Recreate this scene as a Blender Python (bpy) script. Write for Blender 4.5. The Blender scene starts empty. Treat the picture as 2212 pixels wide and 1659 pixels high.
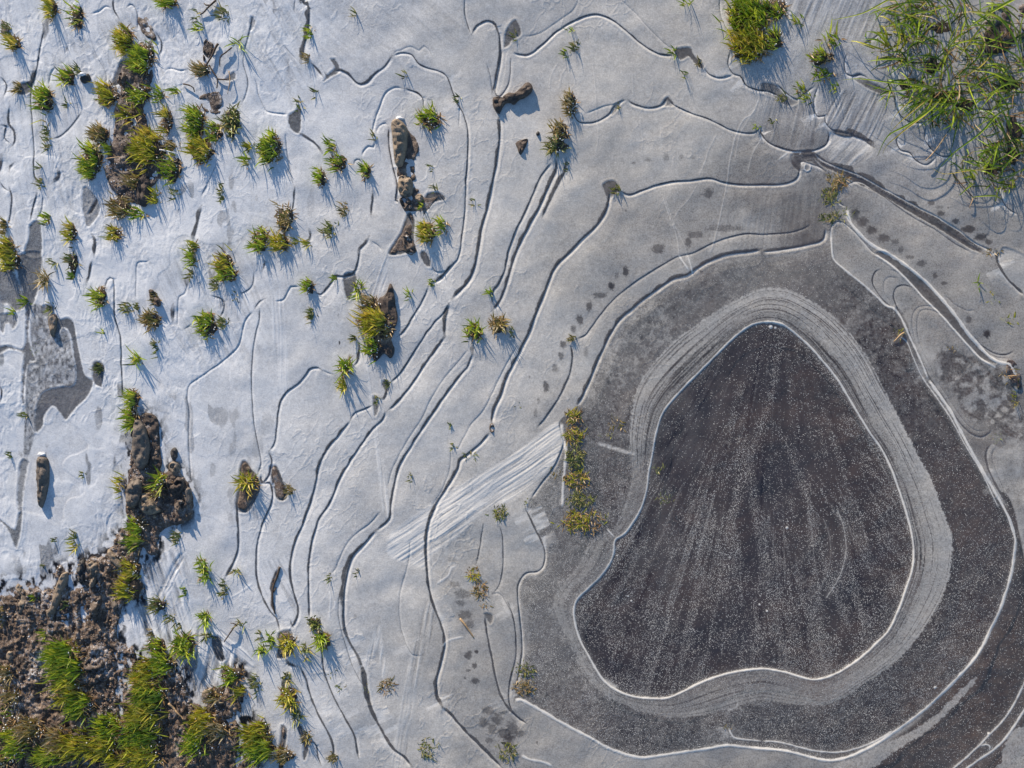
import bpy, math, random
import numpy as np
random.seed(11); RNG = np.random.default_rng(7)
sc = bpy.context.scene
COL = sc.collection
S = 1.4 / 2212.0            # metres per traced unit (the frame is 2212 x 1659 units, 1.4 m wide)
CX, CY = 1106.0, 829.5
SUN2 = np.array([-0.45, -0.893])    # towards the sun, in traced units (y down)
SUN_EL = math.radians(15.5)

def W(x, y, z=0.0): return ((x - CX) * S, (CY - y) * S, z * S)
def T(c, r, pts): return [(548.6 * c + x * .3307, 548.6 * r + y * .3307) + tuple(w) for (x, y, *w) in pts]

# ------------------------------------------------------------------ smooth noise on arbitrary coordinates
LATS = {}
def vnoise(x, y, seed=0):
    rg = np.random.default_rng(seed + 1000); N = 256
    lat = rg.random((N, N)).astype(np.float32)
    xi = np.floor(x).astype(np.int32); yi = np.floor(y).astype(np.int32)
    fx = (x - xi).astype(np.float32); fy = (y - yi).astype(np.float32)
    fx = fx * fx * (3 - 2 * fx); fy = fy * fy * (3 - 2 * fy)
    a = lat[yi % N, xi % N]; b = lat[yi % N, (xi + 1) % N]
    c = lat[(yi + 1) % N, xi % N]; d = lat[(yi + 1) % N, (xi + 1) % N]
    return (a * (1 - fx) + b * fx) * (1 - fy) + (c * (1 - fx) + d * fx) * fy
def fbm(x, y, seed=0, octv=4, gain=.5):
    v = 0; a = 1; t = 0
    x = np.asarray(x, np.float32); y = np.asarray(y, np.float32)
    for k in range(octv):
        v = v + a * vnoise(x + 17.3 * k, y + 5.1 * k, seed + k); t += a; a *= gain
        x, y = (x * .8 - y * .6) * 2.03, (x * .6 + y * .8) * 2.03      # turn each octave so that no lattice shows
    return v / t
def sstep(a, b, x):
    t = np.clip((x - a) / (b - a), 0, 1); return t * t * (3 - 2 * t)

def axis(lo, hi, step, far, n):
    core = np.arange(lo, hi + step, step)
    q = (far / step) ** (1.0 / n) if n else 1
    g = []; d = step; p = 0
    while p < far: d *= 1.25; p += d; g.append(p)
    g = np.array(g)
    return np.concatenate([(lo - g)[::-1], core, core[-1] + g]).astype(np.float64)

class Grid:
    def __init__(s, step, far):
        s.xs = axis(-70, 2282, step, far, 1); s.ys = axis(-70, 1729, step, far, 1)
        s.X, s.Y = np.meshgrid(s.xs, s.ys); s.shape = s.X.shape
    def win(s, x0, x1, y0, y1):
        a, b = np.searchsorted(s.xs, [x0, x1]); c, d = np.searchsorted(s.ys, [y0, y1])
        return a, b, c, d

def smooth(pts, closed=False, step=5.0):
    p = [np.array((q[0], q[1], q[2] if len(q) > 2 else 1.0), float) for q in pts]
    n = len(p); out = []
    rng = range(n if closed else n - 1)
    for i in rng:
        if closed: a, b, c, d = p[(i - 1) % n], p[i], p[(i + 1) % n], p[(i + 2) % n]
        else: a, b, c, d = p[max(i - 1, 0)], p[i], p[i + 1], p[min(i + 2, n - 1)]
        m = max(1, int(np.linalg.norm((c - b)[:2]) / step))
        for k in range(m):
            t = k / m
            out.append(.5 * ((2 * b) + (c - a) * t + (2 * a - 5 * b + 4 * c - d) * t * t + (3 * b - a - 3 * c + d) * t ** 3))
    if not closed: out.append(p[-1])
    return np.array(out)

def linefield(G, pts, R, closed=False, wob=0.0, seed=0):
    """signed distance, sun-side cosine, arc position and width factor near a polyline"""
    P = smooth(pts, closed)
    if wob:
        ar = np.arange(len(P)) * 0.35
        P[:, 0] += (vnoise(ar, ar * 0, seed) - .5) * wob; P[:, 1] += (vnoise(ar + 50, ar * 0, seed + 3) - .5) * wob
    if closed: P = np.vstack([P, P[:1]])
    L = np.concatenate([[0], np.cumsum(np.hypot(np.diff(P[:, 0]), np.diff(P[:, 1])))])
    a, b, c, d = G.win(P[:, 0].min() - R, P[:, 0].max() + R, P[:, 1].min() - R, P[:, 1].max() + R)
    if b <= a or d <= c: return None
    sh = (d - c, b - a)
    D = np.full(sh, 1e9, np.float32); Tt = np.full(sh, 1e3, np.float32); Cc = np.zeros(sh, np.float32)
    A = np.zeros(sh, np.float32); Wd = np.ones(sh, np.float32)
    for i in range(len(P) - 1):
        p, q = P[i], P[i + 1]; dx, dy = q[0] - p[0], q[1] - p[1]; l = math.hypot(dx, dy)
        if l < 1e-6: continue
        i0, i1, j0, j1 = G.win(min(p[0], q[0]) - R, max(p[0], q[0]) + R, min(p[1], q[1]) - R, max(p[1], q[1]) + R)
        i0 = max(i0, a); i1 = min(i1, b); j0 = max(j0, c); j1 = min(j1, d)
        if i1 <= i0 or j1 <= j0: continue
        X = G.xs[None, i0:i1] - p[0]; Y = G.ys[j0:j1, None] - p[1]
        u = np.clip((X * dx + Y * dy) / (l * l), 0, 1)
        ex = X - u * dx; ey = Y - u * dy; dd = np.hypot(ex, ey)
        sl = (slice(j0 - c, j1 - c), slice(i0 - a, i1 - a))
        m = dd < D[sl]
        nx, ny = dy / l, -dx / l
        sg = np.where(ex * nx + ey * ny >= 0, 1, -1)
        D[sl] = np.where(m, dd, D[sl]); Tt[sl] = np.where(m, dd * sg, Tt[sl])
        cs = nx * SUN2[0] + ny * SUN2[1]
        Cc[sl] = np.where(m, cs, Cc[sl]); A[sl] = np.where(m, L[i] + u * l, A[sl])
        Wd[sl] = np.where(m, p[2] + u * (q[2] - p[2]), Wd[sl])
    return (slice(c, d), slice(a, b)), D, Tt, Cc, A, Wd, L[-1]

def inside(G, pts, pad=0, closed_smooth=True):
    P = smooth(pts, True) if closed_smooth else np.array([(p[0], p[1], 1) for p in pts], float)
    a, b, c, d = G.win(P[:, 0].min() - pad, P[:, 0].max() + pad, P[:, 1].min() - pad, P[:, 1].max() + pad)
    X = G.X[c:d, a:b]; Y = G.Y[c:d, a:b]; ins = np.zeros(X.shape, bool)
    n = len(P)
    for i in range(n):
        x1, y1 = P[i, :2]; x2, y2 = P[(i + 1) % n, :2]
        if y1 == y2: continue
        r0, r1 = np.searchsorted(G.ys, sorted([y1, y2])); r0 = max(r0, c); r1 = min(r1, d)
        if r1 <= r0: continue
        yy = G.ys[r0:r1, None]
        xi = x1 + (yy - y1) * (x2 - x1) / (y2 - y1)
        ins[r0 - c:r1 - c] ^= (X[r0 - c:r1 - c] < xi)
    return (slice(c, d), slice(a, b)), ins

def polyfield(G, pts, R, wob=0, seed=0):
    """signed distance, positive inside, over the whole grid (clamped to +-R)"""
    out = np.full(G.shape, -R, np.float32)
    sl, ins = inside(G, pts, R + 2)
    out[sl] = np.where(ins, R, -R)
    f = linefield(G, pts, R, True)
    if f:
        s2, D = f[0], f[1]
        o = out[s2]; sg = np.sign(o); out[s2] = sg * np.minimum(D, R)
    return out

# ------------------------------------------------------------------ traced lines
# grooves in the ice between plates: (points, dark width with painted shade, depth, rim whiteness with painted light)
GR = []
def g(c, r, pts, w=4, dep=1.0, rim=.5): GR.append((T(c, r, pts), w, dep, rim))
g(1,0,[(345,-40),(330,10),(360,60),(357,170),(330,300),(315,400)],13,1,.2)
g(1,0,[(370,410),(400,440),(455,505)],7,1,.6)
g(1,0,[(520,470),(560,462),(620,490),(680,550),(740,545),(790,490),(860,435),(905,370)],7,1.2,.8)
g(1,0,[(905,370),(960,350),(1030,360),(1090,430),(1200,465),(1260,500,.6),(1300,600,1.4),(1330,680,1.4),(1370,750),(1398,860),(1400,1000,1.2),(1385,1200),(1378,1400),(1345,1650),(1310,1719),(1270,1759),(1220,1819),(1160,1855)],3.5,1.2,.8)
g(1,0,[(905,370),(930,335),(960,330),(1000,310),(1040,310),(1080,330),(1110,300),(1150,340),(1170,380)],1.0,.6,.5)
g(1,0,[(1375,-20),(1380,100),(1405,190),(1420,225)],2.5,1,.5)
g(1,0,[(1425,230),(1460,170),(1530,140),(1585,180),(1612,300),(1600,430),(1572,560),(1558,610)],6,1.1,.6)
g(1,0,[(1620,310),(1610,420),(1590,520),(1575,600),(1600,630),(1640,590),(1670,520),(1680,370)],2.5,.8,.6)
g(1,0,[(1605,755),(1608,900),(1590,1050),(1560,1200),(1530,1350),(1490,1500),(1465,1659),(1430,1789),(1380,1869),(1295,1955)],9,1.4,.9)
g(1,1,[(1275,325),(1230,400),(1180,450),(1100,560),(1000,720),(940,800),(890,845)],4,1,.5)
g(1,1,[(1280,325),(1262,390),(1250,460),(1250,540)],9,.9,.3)
g(1,1,[(1250,540),(1180,640),(1100,750),(1020,870),(940,970),(875,1025)],6.5,1.2,.7)
g(1,1,[(860,1025),(845,1080),(780,1140),(700,1250),(620,1370),(560,1480),(510,1600),(480,1659),(430,1729),(390,1849),(370,1959),(358,2079),(360,2259),(362,2379)],5.5,1.2,.8)
g(2,0,[(290,1060,.4),(220,1150),(170,1260),(120,1380),(60,1500),(10,1630),(-19,1769),(-59,1859),(-95,1905),(-100,1990)],5,1,.5)
g(2,0,[(320,1040),(315,1120),(260,1240),(200,1370),(140,1480),(80,1600),(40,1700),(10,1800),(-20,1900),(-60,1985),(-100,2030)],9,1.2,.8)
g(2,0,[(385,1030,.6),(375,1120),(330,1210,1.3),(270,1330,1.2),(220,1430,.4)],9,.7,.2)
g(1,1,[(1435,590),(1432,650)],14,.6,.1)
g(1,1,[(1432,650),(1395,740),(1320,830),(1240,940),(1160,1060),(1090,1160),(1020,1270),(960,1370),(925,1480),(905,1600),(895,1659),(885,1739),(800,1809)],6,1.2,.9)
g(1,2,[(800,150),(720,240),(650,320),(620,400),(600,500),(590,620),(590,750),(620,870),(680,980),(720,1080,1.6),(740,1200,2),(760,1290,1.6),(800,1390),(860,1500),(910,1580),(980,1630),(1030,1690)],8,1.3,1)
g(1,2,[(710,245),(650,310),(610,380),(585,500),(575,620)],9,.3,.1)
g(2,0,[(665,1250,1.3),(660,1320),(630,1410),(570,1490),(480,1570),(400,1659),(320,1739),(270,1839),(230,1949),(185,2059),(140,2179),(90,2279),(40,2379),(0,2449),(-40,2579),(-89,2679),(-104,2769)],8,1.5,1)
g(1,1,[(1540,1170,.7),(1480,1240,.7),(1400,1310,.7),(1350,1350),(1330,1410),(1280,1500),(1200,1620),(1185,1659),(1150,1739),(1130,1839),(1125,1959),(1135,2089),(1150,2209),(1190,2339),(1235,2459),(1250,2559,1.3),(1225,2679),(1195,2789,1.2),(1200,2889,1.4),(1230,2959,1.2)],7.5,1.5,1)
g(1,2,[(1230,1300),(1300,1370),(1380,1460),(1470,1550),(1560,1640),(1620,1700)],9,1.2,1)
g(2,0,[(735,1250),(790,1275),(870,1250),(960,1215),(1080,1190),(1200,1180),(1320,1168),(1400,1190),(1500,1205),(1659,1210),(1759,1208),(1839,1195),(1894,1160),(1909,1090)],4,1.4,1)
g(2,0,[(30,340,.6),(55,350),(90,358),(140,355),(230,290),(310,215),(400,155),(500,110),(590,95),(680,130),(760,190),(840,260),(930,325),(1000,355),(1090,362)],3.5,1.3,1)
g(2,0,[(90,240),(200,220),(340,130),(430,60),(460,-10)],1,.5,.3)
g(2,0,[(720,-20),(830,80),(900,160),(1000,260),(1060,310),(1110,325)],1,.6,.6)
g(2,0,[(1280,440),(1320,490),(1380,510),(1440,498),(1480,485)],3.5,1.1,1)
g(2,0,[(1455,330),(1440,420),(1470,480),(1520,500),(1560,560),(1620,590),(1700,600),(1770,630)],3.5,1.1,.9)
g(2,0,[(1380,-20),(1390,100),(1420,180)],2,.8,.9)
g(2,0,[(420,660,1.5),(430,740,1.3),(460,795),(500,806),(580,795),(660,750),(700,690),(770,650)],3,1.1,.8)
g(2,0,[(780,650),(830,685),(920,705),(1000,690),(1045,640)],4.5,1.1,.9)
g(2,0,[(1050,650),(1090,690),(1200,740),(1330,790),(1460,850),(1550,870),(1620,865),(1655,820)],3,1,.7)
g(2,0,[(500,745),(620,700),(700,680),(770,652)],1.5,.6,.6)
g(3,0,[(0,820),(0,870),(40,930),(120,970),(220,990),(330,985),(410,955),(442,900),(430,850)],4,1.2,1)
g(3,0,[(95,545),(130,580),(160,610),(230,650),(270,620),(350,560)],3,1,.9)
g(3,0,[(370,560),(345,640),(345,720),(370,765),(412,760),(418,800),(460,850),(560,870),(640,900),(740,925)],3,1,1)
g(3,0,[(445,850,.7),(500,880),(545,892,1.5),(610,892),(680,920),(740,965,.8)],15,.8,.3)
g(3,0,[(870,610),(880,700),(930,780),(1000,802),(1090,795)],3,1,1)
g(3,0,[(905,870),(885,920),(910,980),(970,1000),(1010,1050),(1080,1075),(1150,1020)],3,1,1)
g(3,0,[(1080,820),(1068,880),(1080,930),(1140,1000),(1210,1025),(1275,1000)],3,1,1)
g(3,0,[(1560,1200),(1555,1240),(1580,1320),(1620,1370),(1680,1405)],3,1,1)
g(3,0,[(1370,600),(1400,700),(1450,720),(1540,710),(1590,660),(1590,600)],3,1,1)
g(3,0,[(560,350),(540,400),(550,480),(600,500),(650,490),(700,520)],3,1,.9)
g(3,0,[(640,300),(720,260),(800,200),(830,200)],4,.8,.5)
g(3,0,[(1110,380),(1090,440),(1120,520)],3,.8,.7)
g(3,0,[(250,1035,.8),(330,1020),(400,1070),(520,1115),(620,1155),(720,1210),(850,1290),(1000,1370),(1130,1450),(1250,1530),(1380,1610),(1450,1660)],18,.5,0)
g(3,0,[(345,1000),(400,1050),(520,1100),(640,1145),(760,1210),(880,1275),(1020,1350),(1150,1420),(1280,1500),(1400,1590),(1520,1640)],1,1.2,1)
g(3,0,[(740,1245),(860,1330),(1000,1425),(1130,1500),(1260,1590),(1370,1650)],2.2,.5,.1)
g(3,0,[(730,1240),(660,1195),(600,1190),(530,1230),(490,1290),(510,1330),(565,1355)],2,.8,1)
g(3,0,[(265,1100,.8),(255,1060),(300,1065),(370,1090),(420,1120)],2.5,.8,1)
g(3,1,[(1520,-30),(1540,0),(1545,60),(1580,130),(1640,200),(1720,270)],8,1.1,.9)
g(3,0,[(455,1580),(450,1500),(470,1460),(520,1450),(580,1490),(640,1550),(700,1620),(750,1670)],2,.9,1)
g(2,1,[(1659,-24),(1560,-10),(1440,5),(1340,40),(1250,90),(1170,140),(1080,165),(1000,220),(900,290),(800,370),(720,450),(650,570),(590,700),(540,820),(490,930),(450,1000)],9,1.5,1)
g(3,0,[(415,1490),(410,1550),(380,1580),(300,1600),(150,1630),(0,1645)],8,1.3,1)
g(3,0,[(330,1460),(260,1500),(150,1525),(0,1532),(-119,1530),(-239,1560),(-359,1610),(-449,1655),(-549,1679),(-659,1739),(-759,1799),(-859,1869),(-959,1949),(-1039,2039),(-1099,2119),(-1149,2189),(-1209,2214)],3,.9,.2)
g(2,1,[(410,590),(425,680),(400,800),(340,930),(260,1050),(190,1140)],5,.8,.2)
g(2,1,[(150,1600),(220,1500),(300,1390),(340,1310),(362,1240),(350,1170),(335,1090)],3,1,1)
g(2,2,[(110,-10),(160,100),(215,210),(245,300),(235,380),(190,420),(120,430),(80,480),(65,560),(75,680),(90,820),(95,930),(85,1010),(70,1100),(50,1200)],5,1,1)
g(2,2,[(0,610),(30,700),(50,800),(55,950),(30,1080),(10,1180),(15,1290),(60,1370),(120,1410)],4,.7,.2)
g(1,1,[(445,762),(415,745),(370,752),(340,790),(290,850),(220,900),(180,960),(160,1050),(150,1150),(135,1240),(100,1290)],4.5,1.1,.7)
g(1,1,[(440,755),(480,775),(530,790)],2,.8,.5)
g(1,1,[(95,1290),(120,1350),(110,1400),(100,1450),(60,1495),(45,1460),(50,1500),(100,1500),(122,1560),(118,1620),(105,1659),(60,1759),(25,1889),(18,2009),(25,2139),(60,2249),(110,2339),(150,2389),(170,2459)],5,1.1,.8)
g(1,1,[(780,985),(740,1010),(660,1040),(630,1090)],3.5,1,.5)
g(1,1,[(630,1090),(560,1180,1.1),(480,1280,1.5),(430,1380,1.3),(410,1480),(380,1600),(360,1659),(320,1769),(270,1889),(245,1989),(240,2109),(265,2229),(290,2319),(285,2379),(255,2430),(240,2390)],6,1.1,.6)
g(1,1,[(868,860),(870,910),(850,950),(820,945)],6,.7,.4)
g(1,1,[(695,-30),(680,70),(650,130),(590,150),(530,150),(515,180),(470,240),(430,270),(395,245)],5,1.1,.6)
g(1,1,[(310,215),(240,215),(225,240),(190,300),(130,310)],1.5,.9,.7)
g(1,1,[(0,365),(40,310),(80,290)],3,.9,.5)
g(1,1,[(38,350),(35,430),(10,530),(-10,680),(-14,870),(-5,1040),(10,1170),(30,1260),(45,1370),(20,1440)],2.5,.9,.4)
g(0,1,[(1659,370),(1600,440),(1560,590),(1500,660),(1400,740),(1300,810),(1235,860),(1222,930),(1235,1050),(1230,1200),(1240,1400),(1245,1470)],1.8,1,.5)
g(0,1,[(690,230),(705,170),(740,165),(750,300),(750,400),(770,480),(790,560),(795,720),(805,940)],3,1,.4)
g(0,1,[(990,30),(960,50),(900,60),(890,130),(890,200),(890,300)],1.5,.8,.4)
g(0,1,[(1230,180),(1205,260),(1170,280),(1160,380),(1160,480)],1.5,.8,.5)
g(0,1,[(1659,110),(1650,200),(1600,250),(1550,260)],2.5,.8,.4)
g(0,1,[(1260,445),(1240,470),(1190,500)],2,.7,.3)
g(0,1,[(1370,270),(1450,300),(1465,350),(1440,420)],3,.7,.3)
g(0,2,[(1550,-20),(1560,150),(1555,280),(1510,400),(1470,460)],6,1.1,.5)
g(1,2,[(445,950),(460,1070),(500,1190),(560,1310),(620,1420),(660,1500),(685,1640)],5,1.1,.7)
g(1,2,[(300,1040),(340,1120),(370,1230),(420,1350),(480,1460),(520,1560),(520,1640)],5.5,1.1,.7)
g(1,2,[(360,1610),(350,1560),(380,1535),(410,1560),(420,1630),(440,1690)],3,.9,.8)
g(1,2,[(830,20),(760,100),(680,160),(610,230),(560,330),(530,400),(495,430)],1.5,.7,.6)
g(1,2,[(1020,200),(1010,350),(960,530),(950,650),(960,780),(1000,900),(1040,960),(1100,965)],1.5,.5,.6)
g(1,2,[(1600,110),(1625,200),(1625,400),(1600,510),(1560,560)],3,.6,.2)
g(1,2,[(1500,100),(1470,300),(1450,370)],3,.5,.2)
g(1,2,[(1510,700),(1530,850),(1560,1000),(1590,1150),(1640,1280),(1720,1370),(1780,1410)],6,.8,.3)
g(1,2,[(1540,570),(1600,560),(1650,620),(1700,720)],2,.5,.6)
g(1,2,[(560,560),(555,720),(600,900),(650,1050),(720,1170)],2,.6,.5)
g(1,1,[(1400,620),(1330,710),(1230,830),(1150,960),(1100,1070),(1020,1190),(950,1310),(900,1420),(870,1530)],1.2,.6,.5)
g(1,1,[(1720,600),(1659,700),(1560,900),(1500,1020),(1420,1110),(1370,1200),(1330,1270),(1290,1275),(1280,1400),(1230,1540),(1150,1659)],1.2,.6,.5)
g(3,1,[(780,95),(740,120),(725,180),(745,240),(800,310),(850,350)],3.5,.5,.1)
g(3,1,[(820,100),(880,115),(930,150)],1.5,.4,.1)
g(3,1,[(990,225),(930,205),(880,220),(862,270),(880,340),(910,400)],3,.5,.1)
g(3,1,[(900,160),(840,150),(800,180),(800,250),(850,320)],1.2,.4,.1)
g(3,1,[(1160,380),(1120,345),(1050,340),(1000,370),(980,440),(1000,560),(1050,680),(1110,790)],1.5,.4,.1)
g(3,1,[(1180,400),(1100,365),(1040,370),(1015,430),(1020,540),(1060,650),(1130,790)],1.5,.4,.1)
g(3,1,[(950,480),(980,560),(1040,700),(1110,830),(1200,960),(1290,1100),(1360,1170),(1430,1200),(1490,1170),(1500,1140)],5,.7,.2)
g(3,1,[(1140,820),(1240,970),(1330,1100),(1400,1155),(1470,1150)],1.5,.4,.1)
g(3,1,[(1500,1240),(1470,1300),(1480,1400),(1540,1530),(1620,1659)],6,.7,.2)
g(3,1,[(1530,1250),(1505,1320),(1530,1420),(1590,1560)],1.5,.4,.1)
g(3,1,[(1380,530),(1440,600),(1520,650),(1600,660),(1650,630)],3,.6,.2)
g(3,1,[(1190,260),(1260,330),(1340,370),(1400,360)],1.5,.5,.1)
g(3,1,[(1400,570),(1460,630),(1530,672),(1620,680)],1.5,.5,.1)
g(0,0,[(290,200),(265,300),(250,400),(245,440),(215,540,1.5),(200,620),(205,720),(215,850),(225,1000),(225,1130),(245,1200)],3,1,.3)
g(0,0,[(240,450),(225,520),(205,560),(160,580)],14,.8,.2)
g(0,0,[(370,430),(330,480),(315,560)],1.5,1,.5)
g(0,0,[(740,-20),(745,60),(780,125)],4,1,.5)
g(0,0,[(820,60),(850,30),(880,50),(900,110),(895,200)],2,1,.8)
g(0,0,[(740,60),(690,40),(650,70),(590,90)],1,1,.8)
g(0,0,[(600,300),(650,400),(690,480),(690,560)],1.2,.9,.8)
g(0,0,[(535,730),(470,820),(400,890),(340,910)],3,.9,.3)
g(0,0,[(1020,210),(1055,280),(1050,340),(1035,360)],4,1,.5)
g(0,0,[(1075,460),(1120,445),(1180,460),(1230,450)],1.2,1,.9)
g(0,0,[(1420,1060),(1370,1170),(1310,1290)],2,.8,.3)
g(0,0,[(1659,100),(1620,250),(1590,400),(1620,550),(1580,680)],2.5,.8,.4)
g(0,0,[(1320,1350),(1300,1430),(1280,1520),(1270,1570)],10,.8,.2)
g(0,0,[(65,690),(60,800),(95,870),(100,930),(75,960)],5,.8,.3)
g(0,0,[(0,820),(40,830),(30,900),(70,940)],4,.8,.3)
g(0,0,[(100,1060),(70,1090),(65,1120)],6,.8,.3)
g(0,0,[(60,1220),(80,1290),(70,1400),(50,1480)],5,.9,.3)
g(0,0,[(0,1190),(30,1230),(60,1250)],4,.9,.3)
g(0,0,[(15,1020),(5,1100),(-10,1140)],16,.8,.1)
g(0,0,[(380,1100),(390,1160),(345,1200)],10,.7,.2)
g(0,0,[(245,1260),(215,1380),(205,1440)],4,.9,.4)
g(0,0,[(285,1260),(270,1380),(240,1430),(215,1420)],2,.9,.5)
g(0,0,[(600,1530),(625,1590),(620,1680)],9,.9,.3)
g(0,1,[(605,40),(590,130),(570,195)],7,.8,.3)
g(0,0,[(0,500),(45,560),(25,640)],4,.8,.3)
g(1,0,[(270,-20),(262,90)],2,.6,.2)
g(1,0,[(0,500),(20,560),(30,620),(70,710),(110,735),(230,745)],1.5,1,1)
g(1,0,[(190,290),(240,350),(290,400)],1.5,.6,.6)
g(1,0,[(775,880),(780,820),(820,700),(860,610),(920,570),(980,580)],1.5,1.1,.9)
g(1,0,[(980,580),(1050,600),(1100,640),(1110,700)],4,1,.9)
g(1,0,[(805,890),(800,860),(820,820),(860,805),(880,830)],1.5,.8,.8)
g(1,0,[(880,830),(885,960),(905,1080),(925,1150),(940,1220),(930,1310),(960,1330)],3.5,1.1,.9)
g(1,0,[(290,870),(350,910),(410,950),(445,1000)],6,.7,.4)
g(1,0,[(705,1030),(715,990),(750,955),(780,960),(790,920)],1.5,1,.8)
g(1,0,[(655,1090),(660,1050),(690,1045),(710,1080),(690,1110)],2,.8,.7)
g(1,0,[(775,1245),(780,1300),(772,1360),(768,1415)],7,.8,.1)
g(1,0,[(755,1550),(735,1590),(695,1630),(688,1660)],9,.8,.3)
g(1,0,[(760,1570),(820,1610),(850,1650)],1.5,.8,.6)
g(1,0,[(360,1495),(372,1540),(360,1590)],8,.7,.2)
g(1,0,[(270,1220),(265,1300),(255,1390)],4,.7,.2)
g(1,0,[(205,860),(215,1000),(240,1120),(265,1230)],1.5,.7,.3)
g(1,0,[(1520,410),(1545,500),(1555,600)],2,.7,.3)
g(1,0,[(1340,690),(1340,760),(1340,840)],1.2,.6,.5)
g(1,1,[(1300,60),(1275,100),(1220,160),(1180,180)],9,.7,.6)
g(1,1,[(1155,60),(1180,110),(1220,120),(1260,105)],2,1,.9)
g(1,1,[(1140,210),(1110,290),(1040,410),(980,510),(930,545)],4.5,1,.8)
g(1,1,[(685,570),(690,640),(680,700),(645,740)],7,1,.5)
g(1,1,[(60,40),(75,60),(60,110)],7,.7,.1)
g(1,2,[(165,390),(130,480),(125,560),(130,640),(140,690)],9,.7,.1)
g(1,2,[(215,980),(235,1030),(290,1040)],9,.8,.3)
g(1,2,[(215,1100),(200,1180),(260,1290),(275,1400)],9,.8,.3)
g(0,1,[(0,860),(18,900),(10,960),(0,975)],4,.9,.4)
g(0,1,[(1140,340),(1135,440)],12,.7,.2)
# white welts: (points, half width, height, whiteness)
WL = []
def wl(c, r, pts, w=2.0, h=1.0, f=1.0): WL.append((T(c, r, pts), w, h, f))
RIM = T(3,0,[(450,1500),(455,1580),(460,1659)]) + T(3,1,[(480,50),(560,120),(660,200),(750,280),(810,335),(860,355),(900,400),(940,480),(990,590),(1040,700),(1090,820),(1160,920),(1230,1020),(1300,1160),(1370,1290),(1450,1430),(1530,1570)]) + \
  T(3,2,[(1580,0),(1620,80),(1650,180),(1655,260),(1630,420),(1590,560),(1540,700),(1440,900),(1340,1040),(1200,1190),(1060,1320),(900,1440),(740,1540),(600,1610),(480,1645),(380,1640),(260,1610),(130,1580),(0,1570)]) + \
  T(2,2,[(1540,1560),(1420,1550),(1260,1580),(1100,1600),(960,1620),(860,1630),(740,1600),(640,1560),(540,1500),(420,1440),(280,1360),(160,1290),(80,1250),(40,1265)])
WL.append((RIM[:14], 1.7, 1.0, .9)); WL.append((RIM[13:], 2.6, 1.3, 1.0))
POND = T(3,1,[(0,445),(80,448),(150,470),(220,520),(300,590),(380,680),(450,760),(520,860),(580,960),(640,1060),(700,1160),(780,1270),(840,1390),(890,1520)]) + \
  T(3,2,[(935,0),(970,130),(990,250),(985,380),(950,500),(900,640),(830,790),(740,890),(640,980),(520,1060),(420,1105),(340,1120),(260,1105),(160,1075),(60,1055)]) + \
  T(2,2,[(1659,1050),(1540,1060),(1400,1090),(1260,1140),(1140,1200),(1040,1240),(960,1245),(840,1235),(730,1200),(640,1140),(580,1060),(530,970),(480,880),(445,780),(430,680),(450,600),(520,530),(600,450),(660,370),(690,290),(700,210),(760,170),(820,90)]) + \
  T(2,1,[(870,1659),(900,1560),(920,1430),(945,1290),(965,1180),(1000,1060),(1060,970),(1150,870),(1240,780),(1320,700),(1420,600),(1520,510),(1600,460)])
RING = T(3,1,[(0,225),(160,230),(290,290),(420,370),(540,480),(640,600),(720,730),(780,850),(850,980),(930,1130),(1000,1270),(1060,1380),(1120,1500),(1170,1640)]) + \
  T(3,2,[(1240,180),(1240,350),(1200,540),(1120,700),(1000,870),(880,1000),(760,1090),(620,1180),(540,1240),(430,1290),(300,1290),(120,1270)]) + \
  T(2,2,[(1659,1255),(1500,1290),(1300,1350),(1100,1370),(900,1340),(700,1260),(560,1160),(470,1040),(400,880),(310,700),(300,600),(370,480),(450,380),(520,250),(600,170),(700,120)]) + \
  T(2,1,[(800,1500),(800,1350),(790,1200),(810,1000),(860,850),(960,700),(1100,560),(1250,450),(1400,350),(1550,270)])
MOAT = T(2,1,[(1659,-24),(1560,-10),(1440,5),(1340,40),(1250,90),(1170,140),(1080,165),(1000,220),(900,290),(800,370),(720,450),(650,570),(590,700),(540,820),(490,930),(450,1000),(340,1090),(350,1170),(362,1240),(340,1310),(300,1390),(220,1500),(130,1640)]) + \
  T(2,2,[(160,100),(215,210),(245,300),(235,380),(190,420),(120,430),(80,480),(65,560),(75,680),(90,820),(95,930),(85,1010),(70,1100),(50,1200)]) + \
  RIM[::-1] + T(3,0,[(415,1500),(410,1550),(380,1580),(300,1600),(150,1630)])
wl(3,1,[(900,535),(950,580),(990,680),(1040,790),(1110,890),(1180,990),(1250,1100),(1330,1250),(1420,1400),(1500,1560),(1545,1659)],.9,.6,.8)
wl(3,2,[(0,1520),(120,1530),(240,1560),(350,1585),(470,1595),(600,1575),(740,1520),(860,1450)],1.2,.6,.9)
wl(2,2,[(1440,1430),(1460,1480),(1500,1505),(1659,1520)],1.4,.6,.9)
wl(3,0,[(560,1360),(572,1440),(640,1530),(720,1600),(830,1659),(920,1719),(1010,1789),(1100,1869),(1180,1959),(1260,2059),(1340,2169),(1420,2259),(1500,2339),(1560,2369),(1610,2379),(1650,2429),(1690,2480)],3.0,1.4,1)
wl(3,1,[(730,0),(840,70),(950,170),(1060,290),(1150,380),(1250,490),(1350,600),(1440,690),(1540,745)],1.6,.9,.95)
wl(3,1,[(0,447),(80,446),(150,468)],2.6,1,1)
wl(3,2,[(1760,1040),(1700,1180),(1640,1300),(1570,1400),(1480,1490),(1390,1580),(1290,1670),(1180,1760)],1.6,1,.8)
wl(3,2,[(1770,1230),(1700,1350),(1640,1440),(1570,1530),(1480,1605),(1370,1680),(1240,1780)],2.0,1,.9)
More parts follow.
